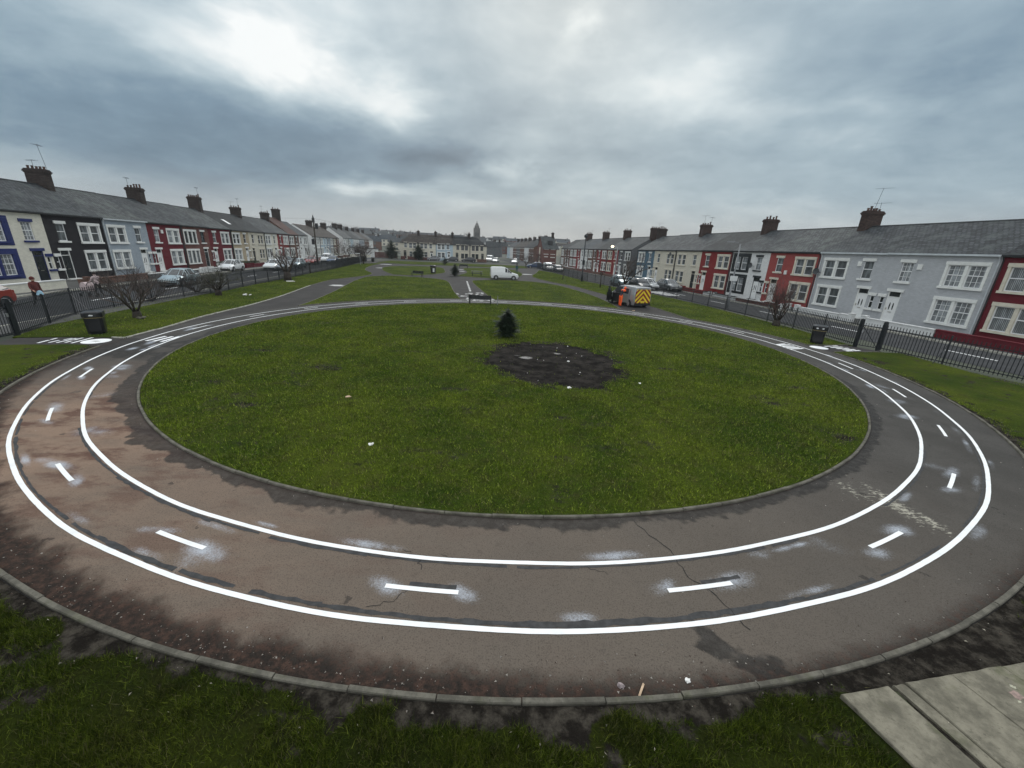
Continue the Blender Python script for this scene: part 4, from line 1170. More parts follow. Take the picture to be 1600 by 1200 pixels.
lhouse(27.3, 33.6, wall='dark_red', roof='c', door_left=True, glass='mid', label='dark red house with white windows next to the tan house', stack=1, pots=6, stack_top=1.7, aer=[(-.3, -.9, 1.6, .4, -.25)], eave=5.52, ridge=8.15, pillar=None)
lhouse(33.72, 39.9, wall='tan', roof='d', door_left=False, glass='dark', glass2='net', skylight=True, label='tan house under the black roof with a skylight', eave=5.45, ridge=8.1, pillar='black_trim')
lhouse(39.9, 46.2, wall='ivory', roof='b', door_left=True, glass='dark', trim='cream_stone', doorm='door_dark', label='ivory house with dark glass beside the tan house', stack=1, pots=4, aer=[(-.2, -.6, 1.8, .4, 0), (.2, .7, 1.3, 2, 0)], eave=5.43, ridge=8.1)
lhouse(46.2, 52.5, wall='cream', roof='a', door_left=False, glass='mid', trim='white', label='pale cream house next to the small red house', eave=5.42, ridge=8.1)
lhouse(52.5, 58.8, wall='red', roof='c', door_left=True, big=3, glass='mid', label='narrow red fronted house with wide white bay beyond the cream ones', stack=1, pots=4, eave=5.42, ridge=8.1, aer=[(0, .5, 1.6, .4, 0)])
lhouse(58.8, 65.1, wall='brick', roof='f', door_left=False, glass='dark', label='brown brick house with a red brown roof by the tall pole', eave=5.42, ridge=8.7, stack=1, pots=3, stack_top=1.9)
lhouse(65.1, 71.4, wall='white', roof='a', door_left=True, glass='dark', label='white house beyond the red brown roof by the tall pole', eave=5.42, ridge=8.2)
PLAN_L = [(75.0, 81.5, 'white', 'e', True, 'white', 'dark', 'white house under the dark brown roof beyond the tall pole', 0), (81.5, 88.0, 'pale_blue', 'e', False, 'white', 'mid', 'pale blue house beyond the tall pole', 1),
 (88.0, 95.0, 'grey_blue', 'e', True, 'white', 'dark', 'grey blue house far down the left street', 0), (95.0, 102.0, 'brick', 'e', False, 'cream_stone', 'mid', 'brown brick house with a bare side wall far down the left street', 1),
 (108.0, 115.5, 'white', 'c', True, 'white', 'dark', 'white house after the bare brick side wall, far left', 1), (115.5, 123.0, 'pale_blue', 'c', False, 'white', 'dark', 'farthest pale house at the end of the left street', 1)]
for (a, b, wl, rf, dl, tr, gl, lab, st) in PLAN_L:
    lhouse(a, b, wall=wl, roof=rf, door_left=dl, trim=tr, glass=gl, label=lab, stack=st, pots=4, eave=5.30 if a < 104 else 5.5, ridge=8.05 if a < 104 else 8.6, stack_top=1.4)
# terrace closing the far end of the park
FA, FB = np.array([-36.6, 131.0]), np.array([-10.2, 136.0])
FL = float(np.hypot(*(FB - FA))); FR = math.atan2(FB[1] - FA[1], FB[0] - FA[0])
for k, (wl, gl, dm, lab) in enumerate([('ivory', 'mid', 'door_dark', 'cream end house with a dark door at the far side of the park'), ('cream', 'mid', 'door_white', 'cream house behind the dark conifer at the far side of the park'), ('pale_blue', 'mid', 'door_white', 'pale blue house in the middle of the far terrace'),
                                       ('ivory', 'dark', 'door_dark', 'cream house with dark glass right of the pale blue one, far terrace'), ('ivory', 'dark', 'door_dark', 'right end house of the far terrace, dark hipped roof')]):
    wk = FL / 5; p = FA + (FB - FA) * k / 5
    house('terraced_house', tuple(p), FR, wk, wl, 'e' if k < 3 else 'd', lab, group='far terrace', door_left=(k in (0, 3)), glass=gl, frame='upvc' if k < 3 else 'darkframe', trim='cream_stone' if k != 2 else 'white', doorm=dm, eave=4.95, ridge=7.45, stack=1 if k in (0, 1, 3) else (0 if k == 4 else 1), pots=3, stack_top=1.1, hip=(k == 0, k == 4), side_door_win=False, depth=8.0, style=1)
# corner house and the street that leaves behind it
def simple_house(name, loc, rz, w, d, eave, ridge, wall, roof, label, cat='house', group=None, rows=2, cols=2, zb=0.0, trim='white', chim=True):
    """plain gabled house seen far off: x along the front, y into the house"""
    H = empty(name, (loc[0], loc[1], zb), rz, label, cat, group)
    mb = MB()
    mb.face([(0, 0, -2), (w, 0, -2), (w, 0, eave), (0, 0, eave)]); mb.face([(w, d, -2), (0, d, -2), (0, d, eave), (w, d, eave)])
    mb.face([(0, d, -2), (0, 0, -2), (0, 0, eave), (0, d / 2, ridge - .08), (0, d, eave)]); mb.face([(w, 0, -2), (w, d, -2), (w, d, eave), (w, d / 2, ridge - .08), (w, 0, eave)])
    mb.build('wall', WALL[wall], H)
    mb = MB(); o = .18; sl = (ridge - eave) / (d / 2); ze = eave - o * sl + .04
    mb.face([(-.1, -o, ze), (w + .1, -o, ze), (w + .1, d / 2, ridge), (-.1, d / 2, ridge)]); mb.face([(w + .1, d + o, ze), (-.1, d + o, ze), (-.1, d / 2, ridge), (w + .1, d / 2, ridge)])
    mb.face([(-.1, -o, ze - .1), (w + .1, -o, ze - .1), (w + .1, -o, ze), (-.1, -o, ze)])
    for x in (-.1, w + .1): mb.face([(x, -o, ze - .1), (x, -o, ze), (x, d / 2, ridge), (x, d + o, ze), (x, d + o, ze - .1), (x, d / 2, ridge - .16)])
    mb.build('roof', ROOF[roof], H)
    cw = w / cols
    for r in range(rows):
        for c in range(cols):
            x = cw * (c + .5) - .65; z = .9 + r * 2.5
            if r == 0 and c == 0:
                door(H, x + .2, .1, .98, 2.3, M[trim], M['door_dark'], 1)
            else:
                window(H, x, z, 1.3, 1.35, 1, M[trim], M['upvc'], PANE[random.choice(('dark', 'mid'))])
    if chim: chimney(H, w - .5, d / 2, ridge - .7, ridge + 1.2, .6, 1.1, 3)
    return H
h = simple_house('corner_house', (8.05, 138.0), FR, 4.6, 8.4, 5.1, 8.9, 'brick_red', 'c', 'red brick corner house with its gable towards the park, beyond the right terrace', cols=2)
mb = MB(); mb.box(-.06, 3.4, 3.1, 0, 5.0, 5.4); mb.box(-.06, 3.4, .4, 0, 5.0, 2.6); mb.build('gable_window', M['cream_stone'], h)
mb = MB(); mb.box(2.0, 1.1, 6.1, 3.4, 3.2, 7.5); mb.build('dormer', M['gutter'], h)
SIDE = [('brick', 'd', 'dark roofed brick house at the near end of the side street'), ('white', 'b', 'white fronted house second along the side street'), ('brick', 'e', 'brown brick house third along the side street'), ('brick_grey', 'e', 'grey brown house fourth along the side street'),
        ('brick', 'e', 'brown house fifth along the side street'), ('white', 'a', 'white rendered house far along the side street'), ('pale_blue', 'a', 'pale blue house at the far end of the side street')]
for k, (wl, rf, lab) in enumerate(SIDE):
    y0 = 152 + k * 9.6; p = (6.0 - .17 * (y0 + 9.5 - 150), y0 + 9.5)
    simple_house('terraced_house', p, RZ_R, 9.5, 8.4, 5.3, 8.2 - .05 * k, wl, rf, lab, group='side street houses', cols=3)
for k, (wl, rf) in enumerate([('white', 'b'), ('grey_blue', 'c'), ('brick', 'e'), ('white', 'c')]):
    s = 124 + k * 10.5; p = lp(s, 0)
    simple_house('terraced_house', p, RZ_L, 10.2, 8.4, 5.5, 8.4, wl, rf, ['white house past the junction on the left street', 'grey blue house past the junction on the left street', 'brick house past the junction on the left street', 'last white house past the junction on the left street'][k], group='left street beyond the junction', cols=3)
# far houses on the rising ground
def far_z(x, y):
    d = math.hypot(x * .6, y)
    return float(-.06 + sstep(210, 680, np.array(d)) * (12.5 + 7.0 * (fbm(np.array([x * .006 + 9]), np.array([y * .006 + 3]), 4)[0] - .5) * 2 + 4.5 * math.exp(-((x + 190) / 110) ** 2)))
k = 0
rs = random.Random(5)
for (y, x0, x1, st) in [(215, -46, -8, 9.6), (250, -110, -16, 11.5), (290, -60, 40, 11.5), (330, -190, -60, 14), (380, -240, 60, 17), (450, -300, -110, 19), (470, -90, 90, 19), (540, -330, 80, 27), (620, -380, 100, 34)]:
    x = x0
    while x < x1:
        wl = rs.choice(('brick', 'brick', 'white', 'brick_grey', 'ivory', 'brick_red')); rf = rs.choice('aabbcgge')
        yy = y + rs.uniform(-6, 6) + (x + 30) * .12
        H = empty('distant_house', (x, yy, far_z(x, yy) - .3), FR + rs.uniform(-.3, .3), 'small far-off house on the rising ground beyond the far terrace', 'house', 'distant houses beyond the park')
        wd_ = st * rs.uniform(.62, .98); e = rs.uniform(4.8, 6.0); rg = e + rs.uniform(2.4, 3.2)
        mb = MB(); mb.box(0, 0, -3, wd_, 8, e); 
        mb.face([(0, 8, e), (0, 0, e), (0, 4, rg - .1)]); mb.face([(wd_, 0, e), (wd_, 8, e), (wd_, 4, rg - .1)])
        mb.build('wall', WALL[wl], H)
        mb = MB(); mb.face([(-.2, -.3, e - .12), (wd_ + .2, -.3, e - .12), (wd_ + .2, 4, rg), (-.2, 4, rg)]); mb.face([(wd_ + .2, 8.3, e - .12), (-.2, 8.3, e - .12), (-.2, 4, rg), (wd_ + .2, 4, rg)])
        mb.build('roof', ROOF[rf], H)
        mb = MB(); mb.box(wd_ * .8, 3.6, rg - .6, wd_ * .8 + .9, 4.6, rg + 1.3); mb.build('chimney', M['stack'], H)
        for q in range(max(2, int(wd_ / 3.2))):
            for z in (1.0, 3.4): place_mesh('far_window', 'window', H, (.7 + q * 3.1, 0, z), PANE['mid'], lambda mb: mb.box(0, -.04, 0, 1.3, 0, 1.3))
        x += st; k += 1
G_ = empty('garage', (-52.5, 132.0, 0), FR, 'low white garage at the far left corner beyond the tall conifer', 'garage')
mb = MB(); mb.box(0, 0, -1, 7.5, 5, 2.5); mb.build('wall', WALL['white'], G_)
mb = MB(); mb.box(-.15, -.2, 2.5, 7.65, 5.2, 2.68); mb.build('roof', ROOF['b'], G_)
mb = MB(); mb.box(1.0, -.03, 0, 3.4, 0.0, 2.1); mb.build('garage_door', M['door_dark'], G_)
T_ = empty('timber_fence', (-44.5, 130.2, 0), FR, 'red brown timber fence beside the tall conifer at the far terrace', 'fence')
mb = MB()
for k in range(40): mb.box(k * .17, -.012, .05, k * .17 + .155, .012, 1.72 + .02 * (k % 3))
mb.build('boards', M['rust_wood'], T_)
for k in range(4):
    mb = MB(); mb.box(k * 2.25 - .05, .015, -.2, k * 2.25 + .05, .115, 1.85); mb.build('post', M['bark_wood'], T_)
garden_white = empty('garden_wall', (-58, 127.5, 0), FR, 'pale low wall at the far left corner of the park', 'garden wall', 'front garden walls')
mb = MB(); mb.box(0, -.11, -.2, 12.5, .11, .8); mb.build('wall', WALL['cream'], garden_white); mb = MB(); mb.box(-.02, -.15, .8, 12.52, .15, .88); mb.build('coping', WALL['white'], garden_white)
def tower():
    x, y = -32.6, 330.0
    H = empty('church_tower', (x, y, far_z(x, y)), FR, 'grey stone tower with a stepped top on the skyline behind the far terrace', 'tower')
    m = masonry('tower_stone', (0.16, 0.155, 0.145), (0.12, 0.12, 0.11), .6, .3)
    mb = MB(); mb.box(-2.1, -2.1, -2, 2.1, 2.1, 15.2); mb.box(-2.35, -2.35, 15.2, 2.35, 2.35, 15.7)
    for sx in (-1, 1):
        for sy in (-1, 1): mb.box(sx * 2.1 - .28, sy * 2.1 - .28, -2, sx * 2.1 + .28, sy * 2.1 + .28, 16.9)
    mb.build('shaft', m, H)
    mb = MB(); mb.lathe([(1.75, 15.7), (1.7, 18.0), (1.85, 18.1), (1.2, 19.2), (1.0, 19.9), (.35, 20.5), (.12, 22.0)], 8); mb.build('belfry', m, H)
    for s in (-.8, .8):
        mb = MB(); mb.box(s - .4, -2.16, 10.6, s + .4, -2.09, 13.6); mb.build('louvre_opening', M['gutter'], H)
tower()

# ------------------------------------------------------------------ garden walls, hedge, planting in front of the houses
def garden_wall(fn, s0, s1, d, h, mat, cop, label, gap=None, zb=.07, sign=1):
    a = fn(s0, d); b = fn(s1, d); L_ = math.hypot(b[0] - a[0], b[1] - a[1])
    H = empty('garden_wall', (a[0], a[1], zb), math.atan2(b[1] - a[1], b[0] - a[0]), label, 'garden wall', 'front garden walls')
    runs = [(0.02, L_ - .02)] if not gap else [(0.02, gap[0]), (gap[1], L_ - .02)]
    mb = MB(); mc = MB()
    for (x0, x1) in runs:
        if x1 - x0 < .2: continue
        mb.box(x0, -.11, -.15, x1, .11, h)
        mc.box(x0 - .015, -.15, h, x1 + .015, .15, h + .07)
        for x in (x0, x1):
            if gap and x in gap:
                xx = x - .30 if x == x0 and x0 != .02 else x
                mb.box(x - .16, -.17, -.15, x + .16, .17, h + .14); mc.box(x - .19, -.20, h + .14, x + .19, .20, h + .21)
    mb.build('wall', mat, H); mc.build('coping', cop, H)
    return H
W_ = WALL
GW_R = [(-11, -4.55, 1.0, 'dark_red', 'dark_red', 'dark red garden wall at the right edge', None), (-4.5, 2.5, .95, 'white', 'white', 'white garden wall before the latticed grey house', (4.9, 6.0)), (2.6, 8.8, .85, 'white', 'white', 'white garden wall before the plain grey house', (4.3, 5.3)),
        (8.9, 15.25, .6, 'brick_red', 'white', 'low red brick garden wall with white coping before the faded red house', (.8, 1.8)), (15.3, 21.4, .65, 'white', 'black', 'white garden wall with black coping', (3.9, 4.9)), (21.5, 28.0, .8, 'red', 'red', 'red garden wall before the bright red house', (4.6, 5.6)),
        (28.1, 34.6, .75, 'ivory', 'ivory', 'cream garden wall before the black doored cream house', (.7, 1.7)), (34.7, 41.6, .8, 'brick', 'ivory', 'brown brick garden wall before the cream house with a dish', (5.0, 6.0)), (41.7, 48.2, .75, 'blue', 'white', 'slate blue garden wall at the alley', (.7, 1.7)), (51, 63.4, .75, 'brick', 'brick', 'brick garden wall just past the alley', (5.6, 7.0)), (63.5, 76.1, .8, 'brick_red', 'brick_red', 'red brick garden wall behind the parked cars', (5.6, 7.0)), (76.2, 101, .8, 'brick', 'white', 'long brick garden wall of the far right terrace', (11, 12.5))]
for (a, b, h, m1, m2, lab, gap) in GW_R: garden_wall(rp, a, b, 3.1, h * .52, W_[m1], W_[m2], lab, gap)
GW_L = [(-10, -3.2, 1.05, 'cream', 'white', 'cream garden wall before the house with blue surrounds', None), (-1.9, 5.9, .85, 'brick', 'brick', 'dark brick garden wall before the black house', (.8, 1.8)), (6.0, 14.6, .75, 'brick_grey', 'white', 'grey garden wall with white coping before the grey blue house', (4.3, 5.3)), (14.75, 20.95, .75, 'white', 'white', 'white garden wall before the dark red house', (.8, 1.8)),
        (21.05, 27.25, .75, 'dark_red', 'dark_red', 'dark red garden wall under the clipped hedge', (4.9, 5.9)), (27.35, 33.6, .75, 'dark_red', 'dark_red', 'dark red garden wall beside the hedged one', (.8, 1.8)), (33.7, 39.8, .8, 'brick', 'brick', 'brick garden wall before the tan house', (4.5, 5.5)), (39.9, 52.4, .8, 'brick', 'ivory', 'brick garden wall of the two ivory houses', (5.2, 7.0)), (52.5, 71.3, .8, 'brick_red', 'brick', 'red brick garden wall near the tall pole', (6, 7.2)), (75, 102, .9, 'brick', 'white', 'long brick garden wall of the dark roofed far left houses', (12, 13.5))]
for (a, b, h, m1, m2, lab, gap) in GW_L: garden_wall(lp, a, b, 4.5, h * .56, W_[m1], W_[m2], lab, gap)
for k in range(5):
    s = FL * (k + .0) / 5; pa = FA + (FB - FA) * (k + .03) / 5 + np.array([.4, -2.3]); pb = FA + (FB - FA) * (k + .97) / 5 + np.array([.4, -2.3])
    garden_wall(lambda s, d: tuple(pa) if s == 0 else tuple(pb), 0, 1, 0, .75, W_[('brick_red', 'brick_red', 'pale_blue', 'ivory', 'brick')[k]], W_[('brick', 'white', 'white', 'ivory', 'brick')[k]], ['red garden wall before the cream end house, far terrace', 'red garden wall with white coping behind the far conifer', 'pale blue garden wall, far terrace', 'cream garden wall, far terrace', 'brown garden wall at the right end of the far terrace'][k], (1.2, 2.2) if k != 1 else None)

def leafy_mat(name, c0, c1):
    m, n, b = mat_new(name)
    rnd = n.new('ShaderNodeNewGeometry').outputs['Random Per Island']
    n.put(b.inputs['Base Color'], n.mix(rnd, c0, c1)); b.inputs['Roughness'].default_value = .6
    return m
M['hedge'] = leafy_mat('hedge_leaves', (0.012, 0.022, 0.008), (0.045, 0.062, 0.022))
M['fir'] = leafy_mat('fir_needles', (0.006, 0.015, 0.008), (0.034, 0.064, 0.030))
M['twig'] = leafy_mat('twigs', (0.020, 0.015, 0.013), (0.085, 0.062, 0.052))
M['twig_red'] = leafy_mat('reddish_twigs', (0.030, 0.016, 0.014), (0.105, 0.058, 0.050))
M['twig_green'] = leafy_mat('green_brown_twigs', (0.018, 0.020, 0.012), (0.075, 0.072, 0.045))
M['bark'] = stone_mat('bark', (0.050, 0.042, 0.036), .35)
def leaf_cloud(mb, pts, size, r):
    for p in pts:
        p = Vector(p); a = Vector((r.gauss(0, 1), r.gauss(0, 1), r.gauss(0, 1))).normalized(); b_ = a.orthogonal().normalized(); c = a.cross(b_)
        s = size * r.uniform(.6, 1.3)
        mb.face([p - b_ * s * .5, p + c * s * .35, p + b_ * s * .5, p - c * s * .35])
def hedge(fn, s0, s1, d, h, wd, label):
    a = fn(s0, d); b = fn(s1, d); L_ = math.hypot(b[0] - a[0], b[1] - a[1])
    H = empty('clipped_hedge', (a[0], a[1], .05), math.atan2(b[1] - a[1], b[0] - a[0]), label, 'hedge')
    r = random.Random(3); mb = MB(); pts = []
    for i in range(int(L_ * 620)):
        x, y, z = r.uniform(0, L_), r.uniform(-wd / 2, wd / 2), r.uniform(.1, h + .08 * math.sin(6 * r.random()))
        if r.random() < .75:
            q = r.random()
            if q < .4: z = h + r.uniform(-.10, .07)
            elif q < .7: y = -wd / 2 + r.uniform(-.05, .08)
            else: y = wd / 2 + r.uniform(-.08, .05)
        pts.append((x, y, z))
    leaf_cloud(mb, pts, .10, r); mb.build('foliage', M['hedge'], H)
    mb = MB()
    for i in range(int(L_ / .4)): mb.tube([(i * .4 + .2, 0, 0), (i * .4 + .2 + r.uniform(-.1, .1), r.uniform(-.1, .1), h * .8)], .02, 4)
    mb.build('stem', M['bark'], H)
hedge(lp, 21.2, 27.0, 3.7, 1.0, .8, 'dark clipped evergreen hedge before the red brick house with triple windows')
hedge(lp, 27.8, 33.0, 3.7, .8, .7, 'lower clipped hedge before the dark red house next to the tan one')

def branches(mt, mc, p, d, ln, rad, lev, maxlev, r, spread, up, nsub=(3, 5), shrink=.66):
    n = 4 if lev < 2 else 3
    pts = [p]; q = p.copy(); dd = d.copy(); rs_ = [rad]
    for i in range(n):
        dd = (dd + Vector((r.gauss(0, .13), r.gauss(0, .13), r.gauss(0, .10) + up * .06))).normalized()
        q = q + dd * ln / n; pts.append(q.copy()); rs_.append(rad * (1 - .42 * (i + 1) / n))
    (mt if lev < 1 else mc).tube(pts, rs_, 7 if lev < 1 else (5 if lev < 2 else 3), cap=lev < 1)
    if lev >= maxlev: return
    for k in range(r.randint(*nsub)):
        t = r.uniform(.35, 1.0); i = min(int(t * n), n - 1); s = pts[i].lerp(pts[i + 1], t * n - i)
        ax = Vector((r.gauss(0, 1), r.gauss(0, 1), r.gauss(0, .6))); nd = (dd + ax.normalized() * spread + Vector((0, 0, up * .2))).normalized()
        branches(mt, mc, s, nd, ln * shrink * r.uniform(.7, 1.15), max(rad * .5 * r.uniform(.75, 1.1), .0026), lev + 1, maxlev, r, spread, up, nsub, shrink)
def bare_shrub(name, x, y, label, seed, stems=7, ln=1.1, rad=.07, lev=4, spread=.75, up=.6, stump=.35, srad=.22, mat='twig', fan=.8, nsub=(3, 5), z=.03, cat='shrub', group=None, shrink=.66):
    r = random.Random(seed)
    H = empty(name, (x, y, z), 0, label, cat, group)
    mt, mc = MB(), MB()
    if stump: mt.tube([(0, 0, -.1), (0.02, 0, stump * .5), (-.02, .03, stump)], [srad * 1.15, srad, srad * .8], 9)
    for k in range(stems):
        a = 2 * math.pi * k / stems + r.uniform(-.4, .4); f = fan * r.uniform(.35, 1.15)
        d = Vector((math.cos(a) * f, math.sin(a) * f, 1)).normalized()
        branches(mt, mc, Vector((math.cos(a) * srad * .5, math.sin(a) * srad * .5, max(stump - .08, 0))), d, ln * r.uniform(.75, 1.15), rad * r.uniform(.7, 1.1), 0, lev, r, spread, up, nsub, shrink)
    mt.build('trunk', M['bark'], H, True); mc.build('crown', M[mat], H)
    return H
bare_shrub('bare_shrub', -20.67, 21.63, 'leafless many-stemmed shrub behind the litter bin by the left railings', 21, stems=8, ln=1.35, rad=.055, lev=4, spread=.70, up=.55, stump=.42, srad=.20, mat='twig', fan=.72, nsub=(3, 4), shrink=.72)
bare_shrub('bare_shrub', 19.0, 29.3, 'leafless reddish shrub by the right railings above the bin', 22, stems=12, ln=1.35, rad=.045, lev=4, spread=.58, up=.7, stump=.45, srad=.26, mat='twig_red', fan=.55, nsub=(3, 4), shrink=.72)
bare_shrub('bare_shrub', -23.3, 31.6, 'broad tangled greenish shrub leaning over the left railings', 23, stems=13, ln=.95, rad=.05, lev=4, spread=.85, up=.35, stump=.5, srad=.22, mat='twig_green', fan=1.15, nsub=(3, 4), shrink=.72)
bare_shrub('bare_shrub', -25.9, 32.8, 'low tangled bush against the left railings by the silver hatchback', 24, stems=12, ln=1.0, rad=.03, lev=4, spread=.9, up=.2, stump=.1, srad=.2, mat='twig', fan=1.4)
bare_shrub('bare_shrub', -25.0, 27.5, 'thin scrub growing through the left railings', 25, stems=10, ln=1.0, rad=.025, lev=4, spread=.8, up=.3, stump=.1, srad=.2, mat='twig', fan=1.2)
bare_shrub('pollarded_tree', -25.5, 45.6, 'stubby cut back tree with a few long branches by the left railings', 26, stems=5, ln=1.7, rad=.10, lev=3, spread=.6, up=.6, stump=1.0, srad=.38, mat='twig', fan=.8, cat='tree', nsub=(3, 4))
bare_shrub('bare_tree', 12.2, 46.6, 'leafless black-limbed young tree behind the chevron van', 27, stems=4, ln=2.0, rad=.09, lev=4, spread=.75, up=.45, stump=1.4, srad=.12, mat='twig', fan=.75, cat='tree', nsub=(3, 4))
bare_shrub('sapling', 11.4, 56.2, 'slim young tree with brown twigs on the right verge', 28, stems=3, ln=1.9, rad=.04, lev=3, spread=.5, up=.8, stump=1.6, srad=.07, mat='twig_red', fan=.4, cat='tree')
bare_shrub('sapling', 7.6, 68.5, 'slender young tree on the right verge beyond the tall dark lamp', 29, stems=3, ln=1.7, rad=.035, lev=3, spread=.5, up=.8, stump=1.5, srad=.06, mat='twig', fan=.4, cat='tree')
bare_shrub('sapling', -28.6, 57.0, 'thin leaning sapling inside the left railings', 30, stems=2, ln=1.6, rad=.035, lev=3, spread=.4, up=.8, stump=1.2, srad=.06, mat='twig', fan=.3, cat='tree')
for k, (x, y, s, lab) in enumerate([(-33.2, 80, 1.5, 'bare bushy tree near the bend of the left path'), (-32.6, 88, 1.35, 'second bare bush past the bend of the left path'), (-37, 98, 1.6, 'rounded bare tree at the far left corner of the park'), (-40.5, 108, 1.7, 'bare tree behind the far left corner of the park'), (2.3, 112, 1.5, 'tall bare tree by the far right gate'), (5.0, 121, 1.3, 'bare tree in front of the red corner house')]):
    bare_shrub('bare_tree', x, y, lab, 40 + k, stems=6, ln=1.6 * s, rad=.07, lev=3, spread=.85, up=.35, stump=.5 * s, srad=.18, mat='twig', fan=1.0, cat='tree', nsub=(4, 6))
bare_shrub('bare_tree', -37.0, 300, 'rounded bare tree on the skyline left of the stone tower', 60, stems=6, ln=4.2, rad=.25, lev=3, spread=.8, up=.4, stump=5.5, srad=.5, mat='twig', fan=.9, cat='tree', z=far_z(-37, 300), nsub=(4, 6))
for k in range(11):
    x = -300 + k * 23 + rs.uniform(-8, 8); y = 470 + rs.uniform(-60, 60)
    bare_shrub('bare_tree', x, y, 'far-off bare tree on the wooded hill behind the left terrace', 100 + k, stems=5, ln=3.6, rad=.3, lev=2, spread=.8, up=.4, stump=3.5, srad=.5, mat='twig', fan=.9, cat='tree', z=far_z(x, y), group='trees on the far hill', nsub=(5, 7))

def conifer(x, y, h, wd, label, seed, z=.05, whorls=15, dens=1.0, bare=.06, top=1.0):
    r = random.Random(seed)
    H = empty('conifer', (x, y, z), 0, label, 'fir tree')
    mt, mc = MB(), MB()
    mt.tube([(0, 0, -.1), (0, 0, h * .5), (0.01, 0, h)], [wd * .05, wd * .03, .006], 7); mt.build('trunk', M['bark'], H)
    for i in range(whorls):
        t = i / (whorls - 1); zz = h * (bare + (1 - bare) * t ** 1.05); R_ = wd / 2 * (math.sin(min(1, (t + .16) * 2.4) * math.pi / 2)) * (1 - t ** 1.9) ** .72 + .03
        nb = max(6, int((20 - 8 * t) * dens))
        for k in range(nb):
            a = 2 * math.pi * (k + r.random()) / nb; L_ = R_ * r.choice((r.uniform(.55, .95), r.uniform(.85, 1.25))); dr = r.uniform(-.40, .30)
            e = Vector((math.cos(a) * L_, math.sin(a) * L_, L_ * (.30 + dr)))
            o = Vector((0, 0, zz + r.uniform(-.03, .03) * h))
            nn = max(8, int(L_ / wd * 60 * dens))
            sd_ = Vector((-math.sin(a), math.cos(a), 0))
            for q in range(nn):
                s = (q + .5) / nn; p = o + e * s + Vector((0, 0, -.18 * L_ * s * s)); w_ = (.13 + .30 * (1 - s)) * L_ * .55 + .035 * wd
                sg = 1 if q % 2 else -1
                tip = p + e.normalized() * w_ * .8 + sd_ * sg * w_ * r.uniform(.5, 1.1) + Vector((0, 0, r.uniform(-.2, .35) * w_))
                b_ = e.normalized() * w_ * .18 + Vector((0, 0, w_ * .10 * r.uniform(-1, 1)))
                mc.face([p - b_, p + b_, tip])
    mc.build('crown', M['fir'], H)
conifer(-.39, 20.9, 1.48, 1.30, 'small dark bushy christmas tree beside the burnt patch on the round lawn', 1, z=.06, whorls=17, dens=1.5)
conifer(-9.75, 64.8, 1.85, 1.75, 'small christmas tree standing at the path crossing', 2, whorls=14, dens=1.2)
conifer(-30.2, 127.5, 4.6, 4.2, 'dark conifer in front of the cream far terrace house', 3, z=0, whorls=16, dens=1.3)
conifer(-38.3, 127.0, 5.4, 4.4, 'tall dark conifer at the left end of the far terrace', 4, z=0, whorls=16, dens=1.3)
conifer(-18.0, 103.5, 1.9, 1.9, 'small dark shrub on a plinth on the far lawn', 5, whorls=10)

# ------------------------------------------------------------------ railings and gates
def resample(pts, step):
    P = [Vector(p) for p in pts]; out = [P[0]]; 
    L = [0.0]
    for a, b in zip(P[:-1], P[1:]): L.append(L[-1] + (b - a).length)
    n = max(1, round(L[-1] / step))
    for k in range(1, n + 1):
        s = L[-1] * k / n
        for i in range(len(P) - 1):
            if s <= L[i + 1] + 1e-9:
                out.append(P[i].lerp(P[i + 1], (s - L[i]) / (L[i + 1] - L[i]))); break
    return out
def bay(mb, a, b, h, gap=.145, stay=True):
    L_ = (b - a).length; d = (b - a) / L_; n = int(L_ / gap)
    for z in (.16, h - .22): mb.bar((*a, z), (*b, z), .012, .042)
    for i in range(1, n):
        p = a + d * (L_ * i / n); mb.bar((*p, .06), (*p, h - .03), .023, .023)
        mb.face([(*(p - d * .0115), h - .03), (*(p + d * .0115), h - .03), (*p, h)])
def railing(pts, label, h=1.45, step=2.75, stays=(1, 3), posts_big=()):
    P = resample(pts, step)
    H = empty('railing_fence', (0, 0, 0), 0, label, 'fence', 'park railings')
    for i, (a, b) in enumerate(zip(P[:-1], P[1:])):
        mb = MB(); bay(mb, a, b, h); mb.build('panel', M['dark_metal'], H)
    for i, p in enumerate(P):
        mb = MB(); big = i in posts_big
        w_ = .075 if big else .028
        mb.box(p.x - w_, p.y - w_, -.1, p.x + w_, p.y + w_, h + (.10 if big else .02))
        if big: mb.lathe([(.09, h + .10), (.10, h + .14), (.0, h + .18)], 8, (p.x, p.y, 0))
        elif i % 2 == 0:
            q = P[min(i + 1, len(P) - 1)] - P[max(i - 1, 0)]; q.normalize(); nn = Vector((-q.y, q.x)); nn = nn if nn.x * p.x < 0 else -nn
            mb.bar((p.x, p.y, h * .8), (p.x + nn.x * .75, p.y + nn.y * .75, 0), .03, .012)
        mb.build('post', M['dark_metal'], H)
    return H
railing(FENCE_L[:2], 'short black railings left of the left gate', posts_big=(3,))
railing(FENCE_L[2:], 'long black railings along the left street', posts_big=(0,))
railing(FENCE_R[:4], 'black railings right of the right gate', posts_big=(5,))
railing(FENCE_R[4:], 'long black railings along the right street', posts_big=(0,))
